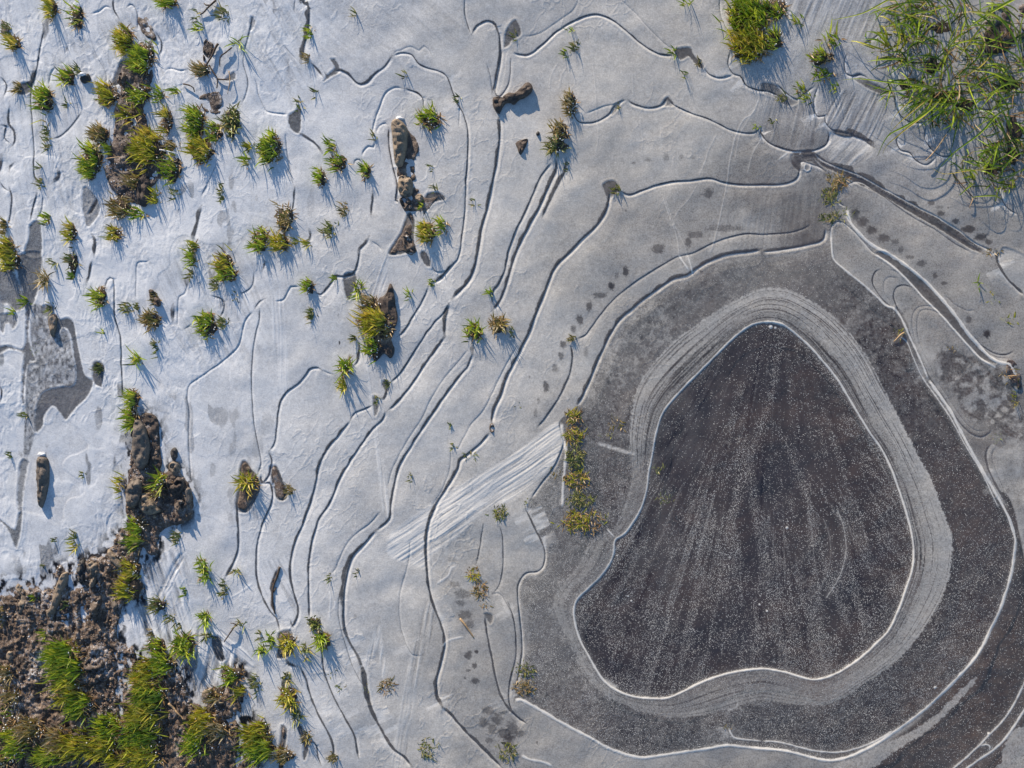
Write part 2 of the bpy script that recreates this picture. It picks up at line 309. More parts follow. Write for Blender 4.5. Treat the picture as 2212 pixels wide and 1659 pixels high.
wl(3,2,[(1420,1560),(1460,1545),(1490,1560),(1480,1590)],1.2,.8,.8)
wl(3,2,[(490,0),(530,110),(548,220),(545,320),(510,440),(460,530),(410,600)],.35,.3,.7)
wl(3,2,[(400,60),(440,180),(450,300),(430,420),(380,530),(310,600)],.2,.2,.35)
wl(3,2,[(300,30),(330,140),(320,240),(280,330),(210,350)],.1,.2,.25)
wl(2,2,[(80,1610),(140,1640),(230,1659),(300,1690)],2.2,1,1)
wl(2,1,[(350,1100),(355,1200),(380,1290),(370,1400),(360,1520),(355,1659)],2.6,.8,.9)
wl(2,2,[(640,130),(700,195)],1.2,.6,.8)
# thick white ridge strips beside the moat (pale frosted lips)
wl(2,0,[(1659,900),(1600,1000),(1560,1150)],0.59,0.39,0.45)
wl(2,0,[(1640,640),(1600,740),(1540,780),(1490,880),(1450,1050),(1430,1200),(1390,1400),(1340,1600),(1310,1659)],0.63,0.50,0.47)
wl(2,0,[(1620,700),(1560,800),(1510,900),(1480,1060)],0.42,0.33,0.40)
wl(2,0,[(1370,870),(1310,980),(1290,1050),(1240,1160)],0.59,0.50,0.45)
wl(2,0,[(1240,1200),(1180,1300),(1110,1380),(1085,1440)],0.50,0.39,0.40)
wl(2,0,[(1010,1280),(1050,1400),(1100,1540),(1120,1680)],0.67,0.55,0.45)
wl(2,0,[(1025,1290),(1080,1450),(1150,1600),(1175,1700)],0.42,0.44,0.40)
wl(2,0,[(860,760),(870,850),(880,930),(870,1000)],0.34,0.39,0.40)
wl(2,0,[(550,400),(570,560),(575,700),(590,880),(570,1000)],0.34,0.39,0.40)
wl(2,0,[(810,480),(815,560),(820,640)],0.38,0.39,0.40)
wl(2,0,[(350,570),(345,500),(400,420)],0.42,0.44,0.40)
wl(2,0,[(270,600),(280,500),(330,400)],0.38,0.39,0.40)
wl(2,0,[(1110,680),(1110,610),(1150,570)],0.38,0.39,0.35)
wl(2,0,[(1190,60),(1190,180),(1185,280)],0.29,0.39,0.35)
wl(1,1,[(870,0),(840,80),(800,200),(760,300)],1.5,.5,.8)
wl(1,1,[(930,360),(970,355),(1000,310)],1,.6,.8)
wl(1,2,[(1185,500),(1230,470),(1270,440),(1290,390),(1330,385)],2,.7,.9)
wl(1,2,[(1230,910),(1260,870),(1320,850),(1380,840)],1.3,.6,.9)
wl(1,2,[(490,530),(500,600),(490,740)],1.2,.6,.8)
wl(1,2,[(530,590),(530,680)],1,.6,.8)
wl(0,2,[(1500,590),(1570,550),(1659,490)],1.2,.7,.9)
wl(3,0,[(100,1050),(180,990)],1,.5,.8)
wl(2,1,[(1110,0),(1150,60),(1185,110)],1.6,.8,.9)
wl(2,1,[(1170,0),(1195,80),(1210,150)],1.2,.7,.9)

wl(3,0,[(300,1068),(318,1085),(315,1108),(295,1120),(278,1108),(278,1082),(300,1068)],.8,1.6,.9)
# clear or wet places in the ice: (polygon, frost left, softness)
CL = []
def cl(c, r, pts, f=.08, soft=1.5): CL.append((T(c, r, pts), f, soft))
cl(1,0,[(225,755),(270,725),(300,690),(305,820),(290,870),(240,840)],.12)
cl(1,0,[(440,430),(470,500),(455,530),(500,500),(560,462),(530,385),(500,385),(530,440),(500,470),(475,490)],.15)
cl(2,0,[(50,130),(85,220),(30,260),(0,300),(-25,310),(-10,200)],.12)
cl(2,0,[(1100,320),(1190,310),(1215,360),(1280,430),(1270,450),(1210,400),(1180,365),(1130,390),(1095,350)],.1)
cl(2,0,[(620,1205),(690,1180),(735,1240),(690,1270),(660,1320),(645,1280)],.1)
cl(2,0,[(1030,640),(1045,630),(1085,685),(1030,690),(1000,690)],.12)
cl(2,0,[(735,680),(680,750),(690,690)],.15)
cl(3,0,[(200,1000),(340,990),(350,1050),(420,1120),(330,1060),(260,1060),(250,1120),(195,1070)],.05)
cl(3,0,[(0,540),(100,560),(150,620),(240,660),(170,690),(100,640),(0,600)],.15)
cl(3,0,[(590,500),(640,480),(700,530),(760,560),(860,610),(780,610),(700,580),(620,530)],.12)
cl(1,1,[(585,145),(660,125),(665,200),(625,298),(605,290)],.1)
cl(1,1,[(100,1390),(120,1380),(150,1390),(190,1480),(220,1560),(205,1605),(170,1610),(140,1580),(115,1480)],.05)
cl(1,1,[(780,930),(800,930),(815,1000),(790,1060),(780,990)],.2)
cl(1,1,[(840,830),(885,840),(875,900),(845,870)],.15)
cl(0,0,[(790,400),(740,520),(735,560),(790,540),(830,460),(830,400)],.12)
cl(0,0,[(540,1270),(560,1220),(630,1290),(650,1380),(610,1450),(570,1480),(545,1380)],.35)
cl(0,0,[(630,1290),(640,1310),(600,1390),(575,1400)],.0)
cl(0,0,[(140,545),(200,545),(205,590),(140,620),(100,590)],.15)
cl(0,0,[(1470,520),(1530,470),(1540,510),(1500,530)],.25)
cl(0,0,[(1640,110),(1670,140),(1640,200)],.3)
cl(0,0,[(200,1470),(255,1440),(270,1500),(265,1659),(165,1659),(190,1560)],.22)
cl(0,1,[(140,0),(270,0),(250,200),(215,330),(190,420),(185,560),(215,640),(230,700),(180,720),(160,900),(165,980),(145,980),(150,760),(155,650),(60,620),(0,650),(0,610),(60,600),(150,620),(170,500),(165,330),(130,200),(100,60)],.16,3)
cl(0,1,[(0,100),(100,130),(130,220),(170,330),(100,370),(60,330),(0,300)],.22,4)
cl(0,1,[(0,400),(30,390),(100,390),(110,450),(80,490),(60,450),(30,450),(20,520),(0,500)],.3,3)
cl(0,1,[(280,340),(350,340),(340,400),(300,410)],.25,3)
cl(0,1,[(390,430),(440,418),(480,450),(500,560),(530,700),(560,800),(610,830),(570,930),(500,1000),(430,1082),(400,1040),(345,992),(290,1060),(280,1120),(235,1160),(240,1000),(290,900),(400,870),(480,860),(500,780),(480,640),(470,560),(440,490),(400,480),(380,520),(350,560),(345,500),(370,400)],.13,2)
cl(0,1,[(615,710),(680,730),(665,870),(640,860),(610,830)],.12)
cl(0,1,[(1570,1380),(1600,1350),(1640,1400),(1690,1480),(1690,1560),(1640,1659),(1600,1690),(1540,1659),(1560,1500)],.1)
cl(0,1,[(130,1370),(170,1350),(185,1360),(160,1500),(140,1659),(115,1640)],.3,3)
cl(0,2,[(0,75),(50,110),(100,140),(120,60),(145,0),(140,130),(110,260),(90,220),(60,150),(20,100),(0,90)],.2,2)
cl(0,2,[(1385,840),(1440,850),(1455,940),(1470,990),(1430,1000),(1390,930)],.1)
cl(0,2,[(1250,940),(1280,960),(1290,1040),(1240,1080),(1205,1060)],.35)
cl(1,2,[(160,820),(240,800),(260,880),(240,960),(150,980),(165,900)],.1)
cl(1,2,[(180,1420),(215,1440),(210,1520),(190,1620),(160,1600),(175,1500)],.15)
cl(1,2,[(290,1400),(330,1460),(360,1540),(330,1650),(320,1600),(320,1530),(285,1440)],.12)
cl(1,2,[(710,1080),(740,1170),(770,1280),(745,1280),(710,1160)],.12)
cl(1,2,[(1505,690),(1560,700),(1545,755)],.15)
cl(1,0,[(880,1659),(960,1520),(1010,1390),(1050,1440),(1045,1560),(1060,1640),(1010,1650)],.12)
cl(1,0,[(1110,1350),(1130,1270),(1210,1260),(1250,1300),(1180,1320),(1140,1360),(1110,1410)],.1)
cl(1,0,[(1115,0+1640),(1150,1700),(1150,1740),(1120,1730),(1085,1660)],.1)
cl(1,0,[(910,1100),(930,1100),(945,1300),(935,1320),(930,1190)],.1)
cl(3,0,[(330,1005),(420,1075),(520,1105),(620,1145),(740,1205),(880,1285),(1020,1360),(1150,1430),(1280,1510),(1400,1598),(1440,1640),(1380,1630),(1240,1545),(1120,1470),(990,1395),(850,1310),(740,1250),(640,1205),(560,1160),(480,1120),(400,1085)],.04,1.2)
cl(3,1,[(745,-5),(820,-2),(920,68),(1000,135),(1090,215),(1170,305),(1250,405),(1330,515),(1410,605),(1490,685),(1530,715),(1440,685),(1350,592),(1250,482),(1150,372),(1060,282),(950,165),(840,65)],.05,1.2)
cl(3,1,[(880,350),(930,420),(985,560),(1050,700),(1120,860),(1210,1010),(1280,1130),(1350,1270),(1440,1420),(1520,1580),(1480,1500),(1380,1330),(1290,1180),(1180,1010),(1090,880),(1010,730),(940,560),(890,440)],.06,3)
cl(3,1,[(1560,-10),(1600,-40),(1760,60),(1760,300),(1660,210),(1590,140),(1550,60)],.55,3)

# faint dark dots pressed in the ice: (x, y, rx, ry, strength)
DOTS = []
def dots(c, r, l):
    for (x, y, rx, ry, k) in l:
        (px, py), = T(c, r, [(x, y)]); DOTS.append((px, py, rx * .33, ry * .33, k))
dots(2,1,[(770,115,22,35,.8),(675,210,25,30,.85),(600,270,50,22,.6),(530,340,20,35,.7),(470,430,25,35,.7),(425,490,20,28,.6),(360,590,22,28,.7),(347,665,18,28,.6),(305,745,20,28,.5),(248,865,22,38,.7),(200,960,12,25,.4),(180,1040,14,30,.4),(710,140,14,24,.3),(510,640,16,40,.3),(140,805,8,12,.4),(300,200,10,10,.3)])
dots(3,0,[(1105,1325,22,22,.6),(1165,1395,28,20,.7),(1265,1445,22,20,.7),(1350,1500,50,28,.8),(1430,1550,45,28,.8),(1480,1580,25,18,.7),(1215,1360,8,8,.5),(610,1395,28,40,.7),(660,1450,38,32,.7),(720,1500,40,28,.7),(800,1555,45,28,.65),(870,1580,25,18,.5),(910,1630,18,22,.5),(1155,1355,30,12,.4),(1020,1270,8,12,.4)])
dots(2,0,[(1310,1260,40,35,.55),(980,1625,45,32,.6),(1230,1530,50,25,.5),(1420,1490,140,22,.45),(1180,1580,22,40,.6),(770,1375,8,8,.4),(1035,1025,20,26,.35),(915,1045,25,14,.35),(1130,1030,16,20,.3),(820,1065,18,10,.35),(1210,1030,18,14,.25)])
dots(3,1,[(1040,60,32,26,.6),(970,20,30,14,.5),(1130,140,16,26,.6),(1190,190,20,14,.6),(1350,430,20,26,.6),(1470,520,24,30,.9),(1085,570,10,8,.4)])
dots(1,2,[(1360,560,60,35,.5),(1350,620,35,25,.5),(1380,700,50,30,.6),(1410,760,35,30,.5),(1400,960,28,30,.7),(1455,940,14,16,.8),(1440,1030,16,20,.7),(1400,1060,18,10,.5),(1445,1130,32,20,.7),(1380,1110,10,10,.5),(1290,340,30,20,.3),(1310,500,40,20,.4),(1530,1320,50,30,.55),(1500,1400,36,35,.55),(1590,1380,40,36,.6),(1630,1470,40,40,.6),(1560,1440,30,34,.5),(1540,1520,34,18,.5),(1640,1340,30,20,.5),(1660,1540,34,40,.6),(660,710,12,18,.35)])
dots(2,2,[(30,1440,40,60,.6),(80,1470,30,30,.5),(10,1500,40,30,.5),(190,1530,8,12,.6)])
dots(1,1,[(558,580,5,12,.9),(470,330,5,10,.4),(550,400,4,14,.4)])

# ------------------------------------------------------------------ ice sheet
BANK_ = T(0,2,[(-9000,300),(-200,470),(20,500),(60,520),(140,470),(150,480),(210,460),(290,500),(330,450),(380,380),(470,370),(520,320),(600,300),(690,290),(720,200),(790,150),(830,90),(840,0),(830,-250),(860,-460),(880,-580),(930,-610),(1000,-600),(1040,-500),(1055,-260),(1090,-260),(1130,-300),(1190,-230),(1240,-160),(1265,-60),(1255,20),(1220,80),(1150,110),(1060,180),(1030,310),(950,290),(930,400),(910,590),(830,620),(800,740),(790,830),(870,900),(930,980),(960,1010),(1100,1000),(1180,1060),(1240,1190),(1320,1280),(1450,1200),(1450,1060),(1590,1050),(1600,1250),(1640,1300),(1600,1600),(1700,1800),(2500,9000),(-9000,9000)])
G = Grid(1.42, 4800)
X, Y = G.X, G.Y
def scatter(pts, sig):
    num = np.zeros(G.shape, np.float32); den = np.full(G.shape, 1e-12, np.float32)
    near = None
    for (x, y, v) in pts:
        d2 = ((X - x) ** 2 + (Y - y) ** 2).astype(np.float32)
        w = 1.0 / (d2 / (sig * sig) + .05) ** 2
        num += w * v; den += w
    return num / den
frost = scatter([(0,300,.9),(300,600,.93),(0,1000,.9),(300,1000,.92),(600,200,.88),(450,350,.92),(600,800,.86),(600,1200,.85),(600,1500,.85),
 (900,100,.72),(850,350,.86),(950,300,.78),(900,550,.83),(900,900,.8),(880,1250,.76),(900,1550,.72),(1200,80,.70),(1500,60,.68),(1450,300,.68),(1450,200,.7),(1150,350,.76),(1100,500,.76),(1100,900,.72),
 (1150,700,.7),(1250,600,.54),(1350,500,.52),(1500,480,.46),(1650,430,.34),(1500,550,.5),(1700,420,.24),(1740,480,.2),(1700,380,.34),(1600,500,.5),(1180,900,.62),(1050,1150,.66),(1100,1050,.68),(1050,1300,.5),(1000,1450,.48),(1050,1550,.48),(1200,1600,.45),
 (1000,1250,.62),(1350,1640,.5),(1550,1640,.42),(1750,1655,.35),(1850,560,.42),(1950,580,.42),(2050,500,.45),(1950,400,.48),(2000,680,.42),(2050,850,.36),(2100,700,.42),(2150,950,.26),(1750,180,.5),(1900,250,.52),(2100,200,.5),(2000,300,.5),(2180,400,.45),(1650,100,.66),
 (2180,1100,.42),(2212,1300,.3)], 120.0)
mott = np.zeros(G.shape, np.float32); speck = np.zeros(G.shape, np.float32)
hgt = (fbm(X / 130, Y / 110, 3, 3) - .5) * 11 + (fbm(X / 45, Y / 50, 9, 2) - .5) * 2.6
# rougher, crumpled ice on the far (left) side, with small frozen ripples
rough = sstep(900, 350, X + .15 * Y) 
rp = fbm(X / 9 + 3 * fbm(X / 40, Y / 40, 21, 2), Y / 20, 31, 3)
patchy = sstep(.5, .66, fbm(X / 75, Y / 95, 41, 3))
hgt += rough * (np.abs(rp - .5) * -3.2) * (.10 + patchy)
rd = 1 - np.abs(2 * fbm(X / 26 + Y / 60, Y / 40, 51, 3) - 1)
hgt += sstep(.93, .985, rd) * .55 * sstep(.45, .65, fbm(X / 120, Y / 120, 57, 2)) * (1 - sstep(1500, 1900, X) * .6)
# polished film patches where plates overlap
pl = fbm(X / 170 + .4 * fbm(X / 50, Y / 50, 61, 2), Y / 200, 63, 3)
frost += (sstep(.5, .53, pl) - .5) * .07 * rough; hgt += sstep(.5, .52, pl) * .8 * rough
p2 = fbm(X / 60 + .5 * fbm(X / 20, Y / 20, 65, 2), Y / 95, 67, 3)
hgt += sstep(.55, .60, p2) * .7 * rough; frost += (sstep(.55, .57, p2) - sstep(.60, .66, p2)) * .10 * rough
frost -= .5 * rough * sstep(.64, .70, fbm(X / 24, Y / 60, 69, 3)) * sstep(.5, .6, fbm(X / 150, Y / 150, 70, 2))
frost += (fbm(X / 60, Y / 60, 71, 4) - .5) * .22
# fans of fine parallel lines
def streaks(u, v, su, sv, seed): return fbm(u / su, v / sv, seed, 3, .6)
def polywin(G, poly, R):
    sl, ins = inside(G, poly, R + 2); out = np.where(ins, R, -R).astype(np.float32)
    s2, D = linefield(G, poly, R, True)[:2]
    full = (slice(min(sl[0].start, s2[0].start), max(sl[0].stop, s2[0].stop)), slice(min(sl[1].start, s2[1].start), max(sl[1].stop, s2[1].stop)))
    big = np.full((full[0].stop - full[0].start, full[1].stop - full[1].start), -R, np.float32)
    big[sl[0].start - full[0].start:sl[0].stop - full[0].start, sl[1].start - full[1].start:sl[1].stop - full[1].start] = out
    v = big[s2[0].start - full[0].start:s2[0].stop - full[0].start, s2[1].start - full[1].start:s2[1].stop - full[1].start]
    v[...] = np.sign(v) * np.minimum(D, R)
    return full, big
def fan(poly, ang, amt, seed, soft=12, sv=2.6, base=0.0, hh=.35):
    sl, f = polywin(G, poly, soft * 2); X = G.X[sl]; Y = G.Y[sl]
    m = sstep(-soft, soft, f)
    a = math.radians(ang); u = X * math.cos(a) + Y * math.sin(a); v = -X * math.sin(a) + Y * math.cos(a)
    v = v + 8 * fbm(u / 90, v / 200, seed + 7, 2)
    s = streaks(u, v, 90, sv * 2, seed) - .5
    frost[sl] += m * (s * amt + base); hgt[sl] += m * s * hh * 3
fan(T(1,2,[(885,175),(900,160),(1000,90),(1130,0),(1250,-80),(1450,-200),(1750,-390),(1990,-560),(2000,-350),(1900,-230),(1700,-60),(1500,20),(1330,180),(1170,300),(1110,390),(1000,360),(880,300)]), -34, .9, 81, 7, 2.2, .30, .9)
fan(T(1,2,[(1140,580),(1190,700),(1120,960),(1040,1300),(1000,1659),(900,1659),(960,1300),(1040,900)]), 100, .6, 83, 6, 2.0, .05, .5)
fan(T(1,1,[(820,100),(880,0),(860,200),(790,320),(740,290)]), 108, .5, 85, 5, 2, .12, .5)
fan(T(1,1,[(120,300),(200,300),(215,900),(180,900),(140,700)]), 88, .6, 86, 6, 2, .12, .5)
fan(T(1,1,[(720,650),(770,650),(800,1100),(900,1659),(840,1659),(770,1100)]), 84, .6, 87, 4, 1.6, .12, .5)
fan(T(1,2,[(50,380),(170,340),(240,330),(280,560),(280,720),(200,760),(150,700),(80,600)]), 62, .8, 88, 6, 2.2, .08, .8)
fan(T(1,2,[(720,1000),(800,780),(830,800),(860,1080),(830,1100),(810,900),(740,1060)]), 100, .8, 89, 4, 2, .15, .6)
fan(T(0,2,[(900,350),(1000,290),(1220,330),(1250,600),(1230,800),(1150,900),(1000,900),(880,850),(850,600)]), 72, 1.2, 90, 8, 4.5, .04, 2.6)
fan(T(0,2,[(1280,800),(1400,800),(1580,1000),(1450,1130),(1330,1140),(1280,1240),(1240,1100)]), 98, 1.3, 91, 8, 5, .06, 2.8)
fan(T(0,2,[(1400,830),(1450,800),(1660,1000),(1600,1040),(1480,930)]), 42, 1.2, 104, 4, 4, .1, 2.4)
fan(T(0,2,[(1000,640),(1150,330),(1200,330),(1080,620),(1010,720)]), 118, 1.2, 105, 4, 4, .12, 2.4)
fan(T(0,1,[(900,500),(1080,460),(1260,600),(1200,720),(1000,900),(930,800)]), 60, .6, 92, 10, 3, .05, 1.4)
fan(T(3,0,[(520,600),(760,600),(820,700),(740,920),(480,860),(420,740)]), 118, .8, 93, 8, 2.4, -.05, 1.0)
fan(T(3,0,[(0,600),(340,680),(440,880),(330,980),(100,960),(0,860)]), 105, .25, 94, 22, 2.2, -.03, .5)
fan(T(3,0,[(450,900),(740,960),(600,1100),(500,1090),(420,1000)]), 135, .7, 95, 8, 3, .1, .8)
fan(T(3,0,[(850,450),(1000,500),(1000,620),(880,600)]), 60, .7, 96, 8, 3, .05, 1)
fan(T(3,0,[(150,0),(800,0),(800,250),(350,250),(150,250)]), 112, .6, 97, 20, 2.4, -.05, .6)
fan(T(0,0,[(560,200),(900,100),(1200,200),(1250,500),(1000,600),(560,560)]), 62, .6, 98, 60, 2.6, 0, .5)
fan(T(1,0,[(0,0),(300,0),(300,560),(0,620)]), 60, .6, 99, 50, 2.6, 0, .6)
fan(T(1,0,[(450,0),(1400,0),(1300,250),(900,330),(500,420)]), 40, .25, 100, 60, 3, 0, .25)
fan(T(0,0,[(0,0),(600,0),(500,1659),(0,1659)]), 78, .45, 101, 60, 3, 0, .3)
fan(T(3,0,[(60,1250),(330,1150),(400,1330),(350,1659),(0,1659),(-300,1659),(-150,1350)]), 98, .22, 102, 60, 1.8, -.02, .3)
fan(T(0,1,[(1000,0),(1659,0),(1659,600),(1200,700)]), 66, .55, 103, 60, 2.6, 0, .4)
# grey blotchy plate in the wet patch on the far side
f = polyfield(G, T(0,1,[(215,330),(350,400),(350,540),(400,480),(450,520),(470,640),(500,760),(480,860),(400,870),(290,900),(240,1000),(235,1160),(180,1350),(150,1500),(150,1340),(165,1000),(180,720),(230,700),(200,560)]), 20)
m = sstep(-2, 3, f); frost = frost * (1 - m) + m * (.42 + (fbm(X / 5, Y / 7, 111, 3) - .5) * .9)
# dark broken mottling beside the dark pool
f = polyfield(G, T(3,1,[(1130,640),(1200,620),(1330,640),(1450,700),(1560,760),(1680,800),(1700,1100),(1700,1300),(1560,1200),(1480,1120),(1380,1080),(1300,1000),(1250,900),(1160,780)]), 40)
n = fbm(X / 15, Y / 15, 121, 4); m = sstep(-8, 8, f + (n - .5) * 40)
frost = frost * (1 - m) + m * (.14 + .34 * sstep(.42, .74, fbm(X / 13, Y / 13, 123, 4)) + .3 * (fbm(X / 3, Y / 3, 125, 3) - .5))
# outside the rim, bottom corner: clear ice over dark mud with a pale frosted strip
SE = T(3,2,[(1700,-200),(1655,260),(1630,420),(1590,560),(1540,700),(1440,900),(1340,1040),(1200,1190),(1060,1320),(1000,1400),(700,1659),(600,2200),(3500,2200),(3500,200)])
f = polyfield(G, SE, 30); m = sstep(-3, 8, f)
frost = frost * (1 - m) + m * (.015 + .07 * fbm(X / 30, Y / 30, 131, 3)); speck = np.maximum(speck, m * .5 * fbm(X / 40, Y / 40, 132, 3))
f = polyfield(G, T(3,2,[(1400,1110),(1340,1210),(1100,1440),(850,1600),(700,1700),(400,1720),(900,1500),(1150,1340),(1300,1190)]), 20)
m = sstep(-1.5, 1.5, f + (fbm(X / 6, Y / 6, 133, 2) - .5) * 7); frost = frost * (1 - m) + m * (.45 + (fbm(X / 3, Y / 3, 135, 2) - .5) * .3)
f = polyfield(G, T(3,2,[(1600,1520),(1700,1430),(2200,1300),(2200,1800),(1500,1800),(1560,1659)]), 20)
m = sstep(-1.5, 1.5, f + (fbm(X / 9, Y / 9, 137, 2) - .5) * 14); frost = frost * (1 - m) + m * (.45 + (fbm(X / 3, Y / 3, 139, 2) - .5) * .3)
f = polyfield(G, T(3,1,[(1500,1240),(1560,1260),(1640,1240),(1900,1300),(1900,2300),(1790,2300),(1640,1659),(1540,1530),(1480,1400),(1470,1300)]), 30)
m = sstep(-1, 3, f); frost = frost * (1 - m) + m * (.46 + (fbm(X / 20, Y / 20, 141, 4) - .5) * .5)

# the moat between the rim and the pool
fm = polyfield(G, MOAT, 60)
mo = scatter([(1700,540,.24),(1600,600,.26),(1500,620,.2),(1400,690,.24),(1330,780,.26),(1300,850,.22),(1290,950,.16),(1310,1080,.12),(1180,1080,.28),(1200,1200,.22),(1160,1350,.24),(1200,1450,.2),(1250,1500,.22),(1400,1560,.16),(1550,1580,.18),(1700,1590,.14),(1850,1560,.12),(2000,1450,.1),(2100,1300,.08),(2080,1100,.08),(2000,900,.1),(1950,780,.1),(1850,600,.16),(1780,560,.2),(1350,900,.16)], 80)
n = fbm(X / 9, Y / 9, 151, 4)
mamt = scatter([(1400,700,1.0),(1300,800,.9),(1500,600,.6),(1700,600,.4),(1900,700,.9),(1980,850,.7),(2080,1100,.25),(2050,1350,.5),(1800,1580,.6),(1500,1570,.9),(1250,1480,.8),(1180,1300,.5),(1300,1000,.6)], 100)
patch = sstep(.54, .64, fbm(X / 16, Y / 16, 157, 3)) * .3
n2 = fbm(X / 3.2, Y / 3.2, 153, 3)
mo = mo + ((n - .5) * .26 + (n2 - .5) * .42) * mamt * .8 + (patch - .05) * mamt * .35 * (.5 + n2)
mo = mo * (1 - .3 * sstep(1800, 1980, X + .25 * (Y - 1100))) * (1 - .3 * sstep(1450, 1560, Y)) + .05 * sstep(1500, 1300, X) * sstep(950, 700, Y)
sp = scatter([(1700,540,.10),(1500,600,.05),(1350,750,.05),(1300,950,.12),(1320,1060,.4),(1180,1100,.34),(1180,1300,.4),(1250,1480,.4),(1500,1570,.42),(1800,1570,.42),(2020,1400,.4),(2100,1250,.28),(2060,1100,.2),(1980,850,.10),(1880,650,.05)], 90)
m = sstep(-1.5, 1.5, fm)
frost = frost * (1 - m) + mo * m; speck = speck * (1 - m) + np.clip(sp * 1.5 * (.4 + 1.2 * fbm(X / 22, Y / 22, 159, 3)), 0, 1) * m
# specks gather beside the rim and the pool edge
# ring of fine lines round the pool
fp = polyfield(G, POND, 160); fr = polyfield(G, RING, 160)
din = np.clip(-fp, 0, 160); dout = np.clip(fr, 0, 160); u = din / (din + dout + 1e-3)
ang = np.arctan2(Y - 1120, X - 1640)
fade = scatter([(1640,640,.95),(1420,780,.95),(1370,900,.9),(1900,760,1.),(1990,1000,1.),(2040,1150,1.),(2020,1330,.9),(1900,1480,.75),(1700,1510,.5),(1500,1520,.55),(1300,1450,.55),(1220,1300,.45),(1260,1180,.35),(1360,1020,.5)], 90)
uw = u * 1.0 + .03 * (fbm(X / 60, Y / 60, 161, 2) - .5)
ln = vnoise(uw * 44, ang * 2.0, 163) * .55 + vnoise(uw * 90, ang * 4, 165) * .45
body = .47 + .14 * (u - .5) - .42 * sstep(.54, .68, ln) * (.4 + .9 * vnoise(ang * 6, uw * 5, 168)) - .14 * sstep(.1, 0.0, u) + (fbm(X / 2.4, Y / 2.4, 167, 2) - .5) * .32
body = body - .15 * (1 - sstep(.15, .5, u)) + .12 * vnoise(uw * 14, ang * 1.5, 169)
rag = fr + (fbm(X / 4, Y / 4, 171, 3) - .5) * 9
m = sstep(-1, 2, rag) * (fp < 0) * fade
frost = frost * (1 - m) + np.clip(body, .04, .8) * m; speck = speck * (1 - m * .75)
# the dark pool
m = sstep(-.5, .8, fp)
pf = .014 + .03 * fbm(X / 90, Y / 140, 181, 3)
a = np.arctan2(X - 1680, Y - 560)       # fan of drag lines from the top of the pool
st = .5 * fbm(a * 34, np.hypot(X - 1680, Y - 560) / 300, 183, 4, .7) + .5 * fbm(np.arctan2(X - 1600, Y - 820) * 40, np.hypot(X - 1600, Y - 820) / 240, 184, 4, .7) + .03
pf = pf + .025 * sstep(.53, .63, st)
sc2 = vnoise(a * 130, np.hypot(X - 1680, Y - 560) / 300, 185); pf = pf + .14 * sstep(.80, .97, sc2) * sstep(.42, .6, st)
sc3 = vnoise(a * 60 + 9, np.hypot(X - 1680, Y - 560) / 400, 186); pf = np.maximum(pf - .03 * sstep(.7, .9, sc3), .0)
pf = pf + .045 * sstep(.5, .75, fbm(X / 60, Y / 80, 187, 3)) * sstep(1650, 1450, X)
ps = scatter([(1660,740,.04),(1720,850,.05),(1600,950,.14),(1500,900,.05),(1450,1000,.03),(1420,1100,.10),(1500,1150,.35),(1550,1080,.2),(1350,1250,.5),(1350,1400,.55),(1450,1450,.55),(1600,1400,.42),(1700,1200,.30),(1800,1000,.16),(1850,900,.10),(1900,1100,.28),(1930,1200,.4),(1750,1350,.4),(1850,1400,.5),(1780,1450,.75),(1900,1330,.6)], 80)
ps = ps * (.5 + 2.0 * sstep(.51, .62, st)) * (.5 + 1.1 * sstep(.38, .62, fbm(X / 30, Y / 42, 189, 3))) + .45 * np.exp(-np.clip(fp, 0, 99) / 14) * sstep(1500, 1800, X)
for pts, w_, k in [([(1692,712),(1665,850),(1640,940),(1602,1010),(1585,1110),(1560,1200)],9,.5),([(1600,960),(1625,1080),(1645,1180),(1670,1300),(1692,1420)],9,.55),
                   ([(1610,930),(1600,1050),(1570,1150),(1530,1260)],8,.45),([(1700,960),(1745,1080),(1770,1180),(1800,1270),(1830,1350)],8,.5),([(1660,720),(1600,860),(1560,1000),(1520,1100)],7,.2),([(1820,1180),(1850,1260),(1880,1300)],6,.5),([(1700,1300),(1720,1400),(1740,1450)],12,.4)]:
    L_ = linefield(G, pts, 30)
    sl, D = L_[0], L_[1]; ps[sl] += k * np.exp(-(D / w_) ** 2)
frost = frost * (1 - m) + pf * m; speck = speck * (1 - m) + np.clip(ps * 1.5 + .05, 0, .95) * m
hgt = np.where(fm > 0, hgt * .7, hgt)
hgt += -1.6 * sstep(-4, 6, fp)
# pool edge, a white welt
WL.append((POND + POND[:1], 1.7, 1.2, 1.0))
# bigger white bubbles
for (x, y, r) in [(1700,1140,3.6),(1657,1320,3.2),(1641,1306,2.6),(1577,1205,2),(1357,1288,2.5),(1364,1298,2.5),(1333,1200,2),(1665,706,5),(1675,708,3),(2020,1485,4),(2136,1585,4)]:
    a_, b_, c_, d_ = G.win(x - 12, x + 12, y - 12, y + 12); q = np.hypot(X[c_:d_, a_:b_] - x, Y[c_:d_, a_:b_] - y)
    frost[c_:d_, a_:b_] = np.maximum(frost[c_:d_, a_:b_], sstep(r, r * .6, q)); hgt[c_:d_, a_:b_] += sstep(r * 1.2, 0, q) * r * .3
# pale scatter of frost beside the drowned grass
for pts, w_, k in [(T(2,1,[(600,1240),(680,1265),(760,1290),(830,1305)]), 5, .75), (T(2,2,[(640,1130),(700,1170)]), 5, .7), (T(2,2,[(1440,1320),(1490,1300),(1500,1270)]), 3, .7), (T(2,2,[(1370,1440),(1430,1470),(1400,1500)]), 8, .5)]:
    sl, D = linefield(G, pts, 20)[:2]; frost[sl] = np.maximum(frost[sl], k * np.exp(-(D / w_) ** 2) * (.4 + .9 * fbm(X[sl] / 3, Y[sl] / 3, 191, 2)))

